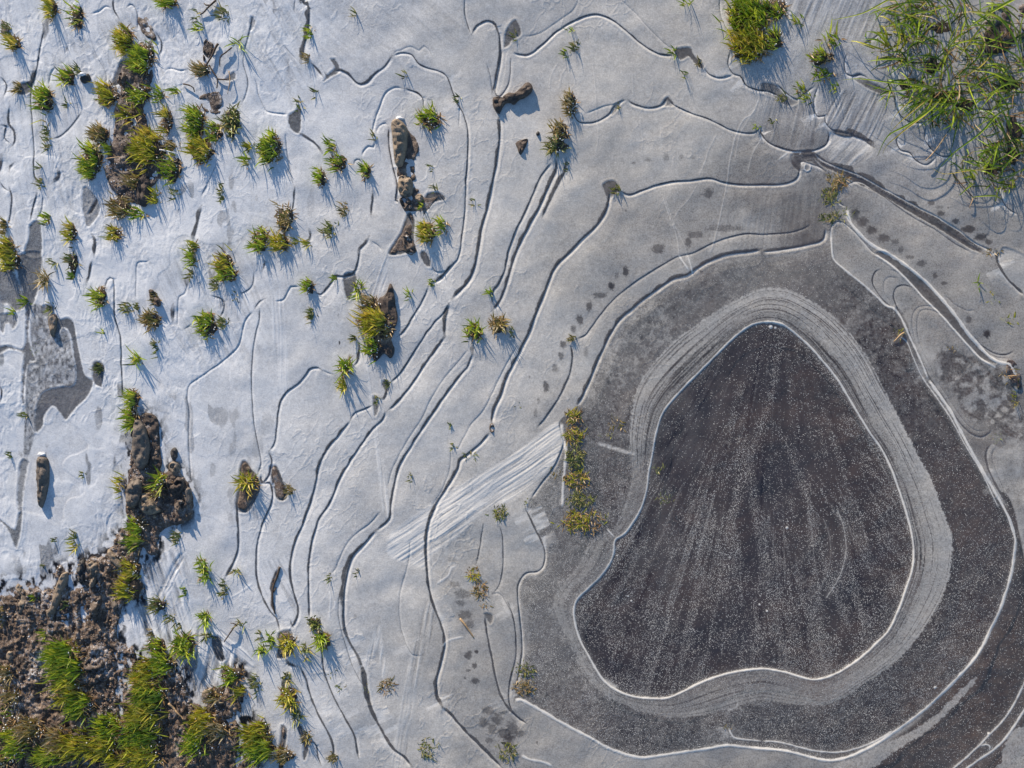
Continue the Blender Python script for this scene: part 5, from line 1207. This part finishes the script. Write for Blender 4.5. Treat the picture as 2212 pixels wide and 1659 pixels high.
# long grass in the upper corner
def long_tuft(c, r, x, y, rx, ry, n, L, label, az=(110, 230), pal='g', extra=()):
    (px, py), = T(c, r, [(x, y)]); z0 = gh(px, py); org = (px, py, z0)
    root = tag(empty('long_grass_tuft', px, py, z0), label, 'long grass', 'long grass clumps in the upper corner')
    B = Blades(); D = Blades(); Sh = Blades()
    rx *= 1.9; ry *= 1.7; n = int(n * .85); L *= 1.25
    for i in range(n):
        a = random.uniform(0, 6.28); q = math.sqrt(random.random())
        bx, by = px + rx * q * math.cos(a), py + ry * q * math.sin(a)
        B.blade(bx, by, z0 - 1, math.radians(random.uniform(*az)), math.radians(random.uniform(15, 60)), L * random.uniform(.4, 1.15), random.uniform(2.4, 4.8), random.uniform(0, .82), random.uniform(.5, 1.6), 8)
    for i in range(int(n * .7)):
        a = random.uniform(0, 6.28); q = math.sqrt(random.random())
        bx, by = px + rx * q * math.cos(a) * 1.2, py + ry * q * math.sin(a) * 1.2
        D.blade(bx, by, z0, random.uniform(0, 6.28), math.radians(random.uniform(5, 40)), L * random.uniform(.2, .7), random.uniform(1.6, 3), random.random(), random.uniform(.3, 1.1), 6)
    for i in range(int(n * 1.1)):
        a = random.uniform(0, 6.28); q = math.sqrt(random.random())
        bx, by = px + rx * 1.6 * q * math.cos(a), py + ry * 1.6 * q * math.sin(a)
        Sh.blade(bx, by, z0, math.radians(random.gauss(175, 60)), math.radians(random.uniform(20, 60)), random.uniform(18, 42), random.uniform(2.2, 3.6), min(1, max(0, random.gauss(.35, .25))), .6, 4)
    mk('blades', B.v, B.f, M_BL[pal], root, org, B.t, B.a)
    mk('short_blades', Sh.v, Sh.f, M_BL['g'], root, org, Sh.t, Sh.a)
    mk('dry_blades', D.v, D.f, M_BL['s'], root, org, D.t, D.a)
    soil(px, py, rx * .42, ry * .42, 2, z0 - 1.0, root, org)
    for pts, w_, tone in extra:
        E = Blades(); P = smooth(T(3, 0, [(a, b, h) for a, b, h in pts]), step=8)
        E.path([(p[0], p[1], z0 + p[2]) for p in P], w_, tone, .5)
        mk('long_blade', E.v, E.f, M_BL['g' if tone < .9 else 'y'], root, org, E.t, E.a)
    return root
long_tuft(3,0,880,290,26,20,26,75,'pale-hearted clump with radiating straw, first of the long grass from the bushy tuft',(90,300),'y',
   [([(850,310,2),(790,270,18),(735,175,30)],5,.7),([(830,300,2),(740,240,22),(655,228,28)],5,.8),([(830,310,2),(740,275,18),(640,272,22)],5,.6),([(880,340,2),(870,260,30),(862,180,40)],4.6,.75)])
long_tuft(3,0,1000,40,30,16,24,90,'long grass clump at the top edge beyond the pale-hearted one',(110,215),'g',
   [([(1120,10,4),(900,35,40),(700,10,60),(580,-10,60)],3.6,.5),([(960,-10,2),(800,40,50),(620,125,40),(425,152,20)],3.6,.85),([(1200,190,2),(1050,170,30),(880,120,38),(690,70,30)],3,.95)])
long_tuft(3,0,1180,170,44,34,46,85,'thick clump of long grass under the top edge',(120,240),'g')
long_tuft(3,0,1130,430,34,30,34,95,'tangle of long grass blades over the ice lobes in the upper corner',(110,250),'g',
   [([(1210,610,2),(1000,590,34),(780,575,44),(600,545,36),(495,545,24)],4.4,.7),([(1180,560,2),(980,600,34),(820,620,30),(640,560,22)],3.4,.5),([(1130,500,2),(960,470,30),(880,425,36)],4,.6),([(950,460,2),(925,380,24),(930,330,34),(1010,290,40)],3,.5)])
long_tuft(3,0,1190,640,36,26,40,95,'lowest arching clump of long grass, bending over the grooved ice',(95,215),'g',
   [([(1180,620,2),(1060,740,40),(900,850,46),(790,910,30),(740,1030,12)],6,.6),([(1160,650,2),(1040,760,36),(900,870,34),(800,960,14),(780,1010,8)],4.5,.95),([(1130,640,2),(1010,700,32),(860,830,26),(805,900,10)],3.6,.95),([(1130,650,2),(960,670,30),(840,780,24),(830,850,10)],3.4,.98),([(1640,700,2),(1500,770,30),(1370,900,40),(1200,1030,34),(1110,1150,10)],4.6,.5),([(1240,650,2),(1120,770,20),(1040,840,12)],4.4,.5)])
long_tuft(3,0,1540,260,44,50,50,95,'dark shaded clump of long grass at the frame edge',(100,250),'g',
   [([(1700,-20,10),(1560,60,60),(1400,150,50),(1275,238,30)],7,.75),([(1315,120,40),(1450,170,60),(1560,270,50),(1640,380,30),(1700,460,4)],6.5,.55),([(1400,190,40),(1330,290,24),(1250,415,8)],4,.9),([(1480,370,4),(1400,450,20),(1300,520,10)],4,.97)])
long_tuft(3,0,1620,560,36,34,40,90,'clump of long grass at the frame edge below the dark one',(140,235),'g',
   [([(1690,530,4),(1560,560,40),(1440,510,40),(1330,480,20)],4.4,.7),([(1700,590,4),(1540,590,50),(1440,640,40),(1330,680,20)],4,.6)])
long_tuft(3,0,1330,690,28,22,26,60,'short-leaved clump beside the arching long grass',(140,260),'g')
long_tuft(3,0,1500,1110,34,26,34,60,'lower outlying clump of grass with brown stalks near the frame edge',(140,270),'g',
   [([(1560,1100,2),(1400,1120,20),(1300,1130,22),(1180,1140,8),(1100,1095,4)],2.4,.96),([(1560,1300,2),(1500,1290,20),(1420,1292,24),(1345,1297,16)],3.6,.8),([(1440,1120,4),(1452,1070,26),(1440,1040,34)],4.6,.8)])
long_tuft(3,0,1640,860,26,50,30,80,'blades leaning in from the frame edge over cloudy ice',(120,240),'g')
long_tuft(3,0,930,560,20,16,10,60,'sparse dark clump lying over the ice between bright strip and arching grass',(130,240),'g')
long_tuft(3,0,1640,1010,24,30,20,70,'loose blades at the frame edge above the outlying clump',(130,250),'g')
t_(3,0,1600,1215,20,12,30,38,'g','broad blades lying by the frame edge under the outlying clump', w=4)
t_(3,0,1370,1180,10,6,8,36,'g','pair of bright leaves between the outlying clump and the open ice', w=4)
t_(3,1,1490,300,14,20,14,30,'g','bright broad leaf scraps frozen on the grey plate', w=5, spread=90, flat=True)
t_(3,1,1400,210,6,10,6,22,'g','two thin green leaves above the broad leaf scraps', w=3.4, spread=60)
t_(3,1,1600,430,16,10,14,30,'g','green leaf scraps lying near the frame edge', w=4.6, spread=90, flat=True)
t_(3,1,1650,950,10,18,20,22,'y','yellow stems at the frame edge above the dark mottled ice', w=3)
t_(3,1,1610,780,18,12,50,26,'b','straw stump at the end of the double white ridge', w=2.6, spread=120, flat=True)
t_(3,1,1515,1200,12,12,20,16,'d','olive scrap at the tip of the pale striped tongue', spread=150, flat=True)
t_(3,1,1230,615,10,7,14,12,'b','curled brown scrap on the grey tongue', spread=150, flat=True)
t_(3,0,1490,1640,16,6,40,22,'b','brown grass plug closing the end of the thick dark groove', spread=120, flat=True)
t_(3,1,900,520,12,10,16,22,'y','yellow-tipped scraps beside the bent rim', w=3, spread=120, flat=True)

# ------------------------------------------------------------------ stones, clods, twigs
def blob(name, c, r, outline, h, mat_, label, cat, lift=0, sharp=1.0, skew=(0, 0), seed=0, rough=.08, caps=None, raw=False, ridge=None):
    P = smooth(outline if raw else T(c, r, outline), True, step=3.5)[:, :2]
    n = len(P); cen = P.mean(0); v = []; f = []
    h *= .62; rough = rough * 1.35 + .02; z0 = gh(cen[0], cen[1]) + lift - 1
    rings = 9; rg = np.random.default_rng(900 + seed)
    ax = P - cen; ev, vec = np.linalg.eigh(ax.T @ ax); mj = vec[:, 1]; half = np.abs(ax @ mj).max(); hw = np.abs(ax @ vec[:, 0]).max()
    core = [cen + mj * np.clip((p - cen) @ mj, -(half - hw) * .85, (half - hw) * .85) if half > hw else cen for p in P]
    core = np.array(core)
    for i in range(rings + 1):
        s_ = math.cos(i / rings * math.pi / 2) ** .75 if i < rings else 0.0
        hh = math.sin(i / rings * math.pi / 2) ** sharp
        for j in range(n):
            q = core[j] + (P[j] - core[j]) * s_ * (1 + .07 * math.sin(j * .21 + seed) * (hh > .05)) + np.array(skew) * hh
            nz = float(fbm(np.array([q[0] / 9 + seed]), np.array([q[1] / 9]), 950, 4)[0]) - .5
            nz2 = float(fbm(np.array([q[0] / 3.5 + seed]), np.array([q[1] / 3.5]), 960, 2)[0]) - .5
            wv = float(fbm(np.array([q[0] / 22 + seed]), np.array([q[1] / 22]), 970, 2)[0]) - .5
            v.append((q[0] + nz * 2.2, q[1] + nz * 2.2, z0 + hh * h * (1 + wv * .25) + (nz * rough * 90 + nz2 * rough * 30) * min(1, hh * 1.5) - (3 if i == 0 else 0)))
    for i in range(rings):
        for j in range(n):
            a, b = i * n + j, i * n + (j + 1) % n
            f.append((a, a + n, b + n, b))
    base = len(v)
    for j in range(n): v.append((core[j][0] + (P[j][0] - core[j][0]) * .6, core[j][1] + (P[j][1] - core[j][1]) * .6, z0 - min(h, 12)))
    for j in range(n): f.append((base + j, j, (j + 1) % n, base + (j + 1) % n))
    f.append(tuple(base + j for j in range(n))[::-1])
    org = (cen[0], cen[1], z0)
    f = [q[::-1] for q in f]
    if caps:
        root = tag(empty(name, cen[0], cen[1], z0), label, cat)
        mk('rock', v, f, mat_, root, org)
        for k, (cx_, cy_, rx_, ry_, hz) in enumerate(caps):
            (qx, qy), = T(c, r, [(cx_, cy_)])
            soil(qx, qy, rx_, ry_, 3, z0 + hz, root, org, 'frost_cap', M_CAP)
        return root
    o = mk(name, v, f, mat_, None, org); return tag(o, label, cat)

blob('stone',1,0,[(905,810),(930,785),(965,795),(995,825),(1010,870),(1000,960),(985,1040),(965,1090),(935,1085),(918,1010),(908,900)],24,M_TAN,'long tan stone standing out of the ice with a dark shaded flank','stone',skew=(-5,-2),seed=1,caps=[(950,775,9,5,1)])
blob('stone',1,0,[(950,1160),(990,1145),(1030,1170),(1045,1220),(1040,1265),(1010,1290),(965,1280),(945,1230)],15,M_TAN,'round knobbly stone under the long tan one','stone',seed=2,rough=.16)
blob('stone',1,0,[(1050,1280),(1085,1265),(1110,1290),(1095,1320),(1060,1320)],9,M_TAN,'smallest tan stone in the frosted rubble beside the round one','stone',seed=3)
blob('earth_clod',1,0,[(965,1530),(1000,1505),(1030,1540),(1040,1590),(1060,1640),(1020,1665),(985,1640),(970,1590)],10,M_EARTHR,'frosty earth clod in the brown wedge below the stones','clod',seed=4,rough=.16)
blob('earth_clod',1,0,[(1625,640),(1659,605),(1700,610),(1740,580),(1790,542),(1822,575),(1805,615),(1760,645),(1730,655),(1700,685),(1665,665)],9,M_EARTH,'brown earth lump lying beside the grass-less long groove at the top','clod',seed=5)
blob('earth_clod',1,0,[(1560,640),(1600,635),(1640,650),(1625,700),(1605,745),(1590,740),(1562,695)],5,M_EARTH,'dark flat clod at the head of the long groove','clod',seed=6)
blob('earth_clod',2,0,[(50,940),(75,920),(125,907),(128,930),(110,970),(85,1020),(70,1005),(60,970)],7,M_EARTH,'small three-cornered brown clod alone on grey ice','clod',seed=7)
blob('earth_clod',2,0,[(182,870),(195,855),(207,865),(205,885),(190,890)],5,M_DARK,'pea-sized dark clod beside the long dull clump','clod',seed=8)
blob('stone',0,0,[(522,515),(545,490),(580,480),(595,510),(590,535),(560,548),(535,540)],16,M_DARK,'small dark stone with a white frost cap','stone',seed=9,caps=[(548,492,9,4,11)])
blob('stone',0,1,[(252,1335),(270,1320),(300,1322),(322,1350),(327,1400),(325,1490),(310,1570),(290,1640),(278,1665),(266,1640),(258,1540),(250,1440)],20,M_GREY,'leaning spear-shaped stone alone on white ice, tan at its tip','stone',skew=(-4,-2),seed=10,caps=[(272,1312,8,5,4)])
blob('stone',0,1,[(885,1095),(915,1080),(945,1110),(965,1160),(985,1270),(972,1370),(940,1405),(905,1395),(880,1330),(872,1240)],26,M_GREY,'big upright grey stone below the green spike tuft','stone',skew=(-2,-2),seed=11)
blob('earth_slab',0,1,[(935,1050),(985,1040),(1030,1080),(1040,1160),(1050,1280),(1055,1380),(1010,1405),(975,1390),(985,1270),(965,1160)],6,M_EARTH,'flat reddish brown slab beside the big upright grey stone','earth slab',seed=12)
blob('stone',0,1,[(860,1490),(900,1465),(935,1490),(940,1540),(935,1590),(900,1640),(860,1655),(838,1610),(838,1550)],22,M_GREY,'rounded rough stone under the big upright one','stone',seed=13,rough=.16)
blob('stone',0,1,[(925,1575),(960,1560),(1000,1580),(1030,1640),(1060,1680),(1000,1700),(950,1690),(918,1640)],18,M_TAN,'craggy tan stone next to the rounded rough one','stone',seed=14,rough=.2)
blob('stone',0,1,[(1115,1290),(1140,1262),(1162,1285),(1160,1330),(1135,1350),(1118,1325)],16,M_DARK,'egg-shaped dark stone topping the earth heap','stone',seed=15)
blob('stone',0,1,[(1110,1370),(1140,1352),(1175,1375),(1178,1420),(1150,1450),(1115,1430)],15,M_RIMED,'frost-streaked stone right under the egg-shaped one','stone',seed=16,rough=.16)
blob('earth_clod',0,1,[(1100,1460),(1150,1445),(1200,1470),(1210,1530),(1180,1560),(1130,1560),(1095,1520)],14,M_EARTH,'dark knobbly clod in the middle of the earth heap','clod',seed=17,rough=.24)
blob('stone',0,1,[(1215,1530),(1245,1525),(1258,1570),(1250,1620),(1225,1630),(1212,1580)],9,M_GREY,'smooth flat pebble at the ice edge of the earth heap','pebble',seed=18,rough=.03)
blob('earth_clod',0,1,[(1150,1620),(1190,1600),(1220,1630),(1210,1670),(1170,1680),(1145,1650)],14,M_EARTHR,'reddish clod at the foot of the earth heap','clod',seed=19,rough=.24)
blob('earth_clod',0,1,[(975,240),(1000,235),(1020,265),(1050,300),(1050,342),(1020,340),(985,300)],11,M_EARTH,'brown clod above the brown cushion tuft','clod',seed=20,rough=.2)
blob('stone',0,1,[(318,430),(345,400),(372,420),(368,480),(350,545),(335,530),(325,480)],11,M_RIMED,'slim frosted stone on the pale wedge in the wet patch','stone',seed=21)
blob('stone',0,2,[(425,418),(445,415),(452,445),(440,500),(415,570),(385,640),(355,700),(320,718),(308,690),(315,665),(340,650),(350,600),(372,520),(400,450)],17,M_TAN,'pale curved finger-shaped stone at the top of the bank','stone',skew=(-2,-2),seed=22,rough=.05,lift=-4)
blob('stone',0,2,[(705,285),(720,268),(745,290),(780,330),(805,370),(800,392),(770,380),(730,340)],12,M_TAN,'oblong tan stone beside the yellow neck tuft','stone',seed=23,rough=.04,lift=-2)
blob('stone',0,2,[(105,500),(130,488),(155,510),(170,570),(192,680),(190,760),(160,820),(140,830),(125,740),(115,620)],12,M_TAN,'long flat tan rock high on the bank near the frame edge','stone',seed=24,rough=.12,lift=-5)
blob('stone',0,2,[(580,360),(620,345),(650,380),(640,450),(610,520),(585,510),(575,430)],16,M_RIMED,'rimed rock at the ice edge of the bank, nearer the neck','stone',seed=25,rough=.2,lift=-4)
blob('stone',0,2,[(515,350),(545,330),(562,380),(560,440),(535,500),(515,460),(508,400)],14,M_DARK,'dark rimmed rock between the curved stone and the rimed one','stone',seed=26,rough=.2,lift=-4)
blob('stone',0,2,[(722,600),(750,582),(775,610),(775,655),(750,668),(728,645)],12,M_GREY,'small round stone sunk in the mud below the oblong tan one','stone',seed=27,rough=.16,lift=-2)
blob('stone',0,2,[(55,955),(72,925),(92,930),(100,965),(80,990),(60,985)],12,M_TAN,'smooth pebble on the bare mud near the frame edge','pebble',seed=28,rough=.03)
blob('stone',0,2,[(1322,1205),(1350,1180),(1388,1172),(1385,1200),(1365,1235),(1335,1245)],16,M_TAN,'small tan block half hidden under the orange-brown tuft','stone',seed=29,sharp=.5,rough=.03)
blob('earth_clod',0,2,[(560,1000),(620,960),(680,990),(690,1050),(670,1110),(620,1160),(580,1150),(570,1080)],16,M_EARTHR,'big crumbly earth clod next to the tall vivid green tuft','clod',seed=30,rough=.3,lift=-3)
blob('earth_clod',0,2,[(610,590),(660,570),(665,640),(640,700),(600,720),(590,650)],12,M_EARTHR,'crumbly clod under the rimed rock','clod',seed=31,rough=.3,lift=-3)
blob('earth_clod',0,2,[(390,620),(450,590),(470,640),(450,690),(400,700),(375,670)],9,M_EARTH,'low crumbs of earth behind the pale curved stone','clod',seed=32,rough=.3,lift=-3)
blob('earth_slab',1,1,[(890,200),(908,222),(918,280),(930,350),(940,430),(912,500),(880,490),(820,430),(800,390),(808,310),(825,285),(862,265)],7,M_EARTH,'tall pointed slab of brown earth beside the long-bladed tuft','earth slab',seed=33,rough=.06)
blob('earth_slab',1,1,[(790,600),(850,570),(910,590),(918,640),(895,683),(865,660),(845,650),(800,700),(785,700)],4,M_DARK,'dark wet lower half of the pointed earth slab','earth slab',seed=34,rough=.05)
blob('earth_clod',1,1,[(1540,1115),(1560,1105),(1575,1140),(1565,1165),(1540,1160)],4,M_EARTHR,'small brown crumb at the bend of the long white groove','clod',seed=35)
blob('earth_clod',0,0,[(1330,270),(1360,255),(1385,330),(1370,390),(1335,410),(1325,340)],6,M_EARTH,'dark earth wedge beside the knotted roots','clod',seed=36,rough=.2)
blob('earth_clod',0,0,[(780,490),(810,475),(835,510),(825,550),(790,555)],9,M_EARTHR,'frost-dusted crumb between the upper tufts of the long mud patch','clod',seed=37,rough=.3)
blob('earth_clod',0,0,[(800,970),(850,950),(880,1000),(850,1050),(810,1030)],9,M_EARTHR,'frost-dusted clod in the middle of the long mud patch','clod',seed=38,rough=.3)
blob('earth_clod',0,0,[(900,1180),(950,1150),(985,1200),(985,1290),(950,1350),(910,1330),(895,1250)],8,M_EARTH,'smooth dark clod at the lower end of the long mud patch','clod',seed=39,rough=.1)
blob('earth_clod',1,0,[(950,1300),(1000,1290),(1040,1330),(1020,1370),(985,1380)],7,M_EARTHR,'frosty crumbs between the stones and the brown wedge','clod',seed=40,rough=.25)
#blob('ice_bubble',3,0,[(268,1095),(280,1068),(305,1062),(322,1085),(318,1115),(298,1130),(275,1120)],7,M_CAP,'round frozen bubble at the head of the thick dark groove','ice bubble',seed=41,rough=.0)

def tube(name, c, r, pts, rad, mat_, label, cat, z=3, parts=None):
    P = smooth(T(c, r, pts), step=5)[:, :2]; n = len(P); v = []; f = []; m = 7
    cx_, cy_ = P[n // 2]; z0 = gh(cx_, cy_); org = (cx_, cy_, z0)
    def one(P, rad):
        v = []; f = []; n = len(P)
        for i, p in enumerate(P):
            d = P[min(i + 1, n - 1)] - P[max(i - 1, 0)]; l = np.hypot(*d) or 1; nx, ny = -d[1] / l, d[0] / l
            u = i / (n - 1); rr = rad * (1 - .45 * u) * (.85 + .3 * random.random())
            zz = max(gh(p[0], p[1]), z0 - 3) + z + 2.5 * math.sin(u * 3.14) 
            for k in range(m):
                a = 2 * math.pi * k / m; v.append((p[0] + nx * rr * math.cos(a), p[1] + ny * rr * math.cos(a), zz + rr * math.sin(a)))
        for i in range(n - 1):
            for k in range(m): f.append((i * m + k, i * m + (k + 1) % m, (i + 1) * m + (k + 1) % m, (i + 1) * m + k))
        f.append(tuple(range(m))[::-1]); f.append(tuple((n - 1) * m + k for k in range(m)))
        return v, f
    v, f = one(P, rad)
    if parts:
        root = tag(empty(name, cx_, cy_, z0), label, cat); mk('stem', v, f, mat_, root, org)
        for q in parts:
            vv, ff = one(smooth(T(c, r, q), step=5)[:, :2], rad * .7); mk('side_branch', vv, ff, mat_, root, org)
        return root
    return tag(mk(name, v, f, mat_, None, org), label, cat)
tube('straw',0,0,[(700,1042),(750,1038),(800,1032)],1.6,M_STRAW,'orange straw lying across the long mud patch','straw',z=8)
tube('straw',0,0,[(1050,983),(1110,995),(1180,1012)],1.5,M_CAP,'white frosted straw bridging from the largest tuft over the ice','straw',z=9)
tube('straw',0,2,[(1115,1262),(1150,1300),(1215,1370)],2.6,M_STRAW,'thick pale straw fallen on the bank beside the grass column','straw',z=8)
tube('straw',1,2,[(1345,722),(1385,770),(1436,848)],2.6,M_STRAW,'orange reed piece frozen into pale ice','straw',z=-.5)
tube('twig',0,2,[(1545,758),(1510,810),(1468,872)],2.0,M_TWIG,'brown stalk leaning over ice above the bank','twig',z=6,parts=[[(1545,758),(1525,748),(1508,750)],[(1540,765),(1560,757)]])
tube('twig',1,2,[(170,385),(150,450),(128,510),(122,570),(125,640),(140,690)],2.6,M_TWIG,'dark crooked twig standing in the pleated ice near the grooves','twig',z=.5,parts=[[(128,510),(120,490)],[(128,550),(145,520)],[(122,480),(130,465)]])
tube('knotted_root',0,0,[(1430,290),(1410,320),(1390,370),(1345,440),(1300,480)],2.6,M_TWIG,'knotted brown root climbing from the browned tuft','root',z=3,parts=[[(1410,320),(1385,330),(1375,318)],[(1370,430),(1400,480),(1425,520),(1420,580)],[(1425,520),(1470,525),(1510,515)]])
tube('knotted_root',0,0,[(1200,552),(1240,562),(1270,580),(1275,605)],1.8,M_TWIG,'small hooked root with a pale end on white ice','root',z=3)
tube('knotted_root',0,0,[(1520,315),(1480,350),(1445,380),(1440,440)],1.8,M_TWIG,'thin root arching beside the knotted one','root',z=3,parts=[[(1480,350),(1500,330)]])
tube('knotted_root',0,0,[(1415,5),(1380,40),(1330,90),(1310,100)],2.4,M_TWIG,'brown root at the top edge over a wet crack','root',z=3,parts=[[(1380,40),(1350,40),(1335,25)]])
tube('stalk',3,0,[(1245,1130),(1300,1210),(1370,1290),(1400,1300)],1.4,M_TWIG,'thin brown stalk curving over the grey ice under the outlying clump','stalk',z=2)
tube('stalk',3,0,[(1195,885),(1130,980),(1060,1055)],1.8,M_STRAW,'loose brown blade lying over the paired ice scallops','stalk',z=10)
tube('stalk',3,0,[(1370,1300),(1345,1360)],1.2,M_STRAW,'short pale stalk end on grey ice near the frame edge','stalk',z=3)
tube('stalk',0,0,[(1500,470),(1508,540),(1490,620)],1.2,M_STRAW,'thin upright straw beside the roots','straw',z=5)
tube('straw',3,1,[(930,515),(900,530),(860,575)],2.0,M_STRAW,'pale bent stalk at the kink of the rim','straw',z=2)
tube('straw',3,1,[(1660,795),(1600,798)],1.8,M_STRAW,'orange straw tip reaching in at the frame edge','straw',z=5)

# ------------------------------------------------------------------ crumbs of soil and rime on the bank
def crumbs(name, n, area, size, mat_, thr=0.0):
    v = []; f = []; rg = random.Random(5 + n)
    base = [(0, 0, 1), (.9, 0, .1), (-.3, .9, 0), (-.75, -.5, .1), (.3, -.85, .05), (0, 0, -.8)]
    fs = [(0, 1, 2), (0, 2, 3), (0, 3, 4), (0, 4, 1), (5, 2, 1), (5, 3, 2), (5, 4, 3), (5, 1, 4)]
    k = 0
    while k < n:
        x = rg.uniform(area[0], area[1]); y = rg.uniform(area[2], area[3]); k += 1
        i = int(np.searchsorted(GG.xs, x)); j_ = int(np.searchsorted(GG.ys, y))
        if gz[j_, i] < .5 or fbv[j_, i] < -4: continue
        if name == 'rime_crumbs' and float(vnoise(np.array([x / 34]), np.array([y / 44]), 990)[0]) < rg.uniform(.55, .85): continue
        r = size * rg.uniform(.4, 1.5) * (2 if rg.random() < .04 else 1); a = rg.uniform(0, 6.28); b = len(v); z = gz[j_, i]
        for (p, q, h_) in base:
            p, q = p * rg.uniform(.7, 1.3), q * rg.uniform(.7, 1.3)
            v.append((x + r * (p * math.cos(a) - q * math.sin(a)), y + r * (p * math.sin(a) + q * math.cos(a)), z + r * h_ * rg.uniform(.5, .9)))
        f += [tuple(b + t for t in q) for q in fs]
    o = mk(name, v, f, mat_, None, (200, 1450, 0), smooth_=False); o['kind'] = 'stuff'; o['label'] = label_of[name]; return o
fbv = np.maximum(fb, polyfield(GG, T(0,0,[(820,380),(745,520),(770,600),(730,730),(735,830),(700,950),(670,1100),(700,1200),(760,1280),(900,1360),(940,1330),(1000,1230),(1110,1120),(1000,900),(975,800),(960,700),(1000,560),(1020,480),(1000,400),(860,330)]), 10))
label_of = {'soil_crumbs': 'brown crumbs of frozen soil strewn over the bank', 'rime_crumbs': 'white rime crystals scattered over the soil of the bank'}
crumbs('soil_crumbs', 16000, (-60, 700, 100, 1720), 2.1, M_EARTHC)
crumbs('rime_crumbs', 30000, (-60, 700, 100, 1720), 1.15, M_CAP)

# ------------------------------------------------------------------ light and camera
w = bpy.data.worlds.new("World"); sc.world = w; w.use_nodes = True
nt = w.node_tree; bg = nt.nodes['Background']
sky = nt.nodes.new('ShaderNodeTexSky'); sky.sky_type = 'NISHITA'; sky.sun_disc = False
sky.sun_elevation = SUN_EL; az = math.atan2(SUN2[0], -SUN2[1])       # clockwise from +Y (north of the picture)
sky.sun_rotation = az
sky.ozone_density = 3.4; sky.air_density = 1.0; sky.dust_density = .3
nt.links.new(sky.outputs[0], bg.inputs[0]); bg.inputs[1].default_value = 0.125
ld = bpy.data.lights.new('sun', 'SUN'); ld.energy = 5.0; ld.angle = math.radians(.5); ld.color = (1, .88, .72)
lo = bpy.data.objects.new('sun', ld); COL.objects.link(lo)
from mathutils import Vector
d = Vector((SUN2[0] * math.cos(SUN_EL), -SUN2[1] * math.cos(SUN_EL), math.sin(SUN_EL)))
lo.rotation_euler = d.to_track_quat('Z', 'Y').to_euler(); lo.location = d * 3
cam = bpy.data.cameras.new('camera'); co_ = bpy.data.objects.new('camera', cam); COL.objects.link(co_)
co_.location = (0, 0, 1.5); cam.sensor_width = 36; cam.lens = 36 * 1.5 / 1.4; cam.clip_start = .01; cam.clip_end = 100
sc.camera = co_
sc.view_settings.view_transform = 'Standard'; sc.view_settings.look = 'None'; sc.view_settings.gamma = 1
sc.view_settings.exposure = 0.5
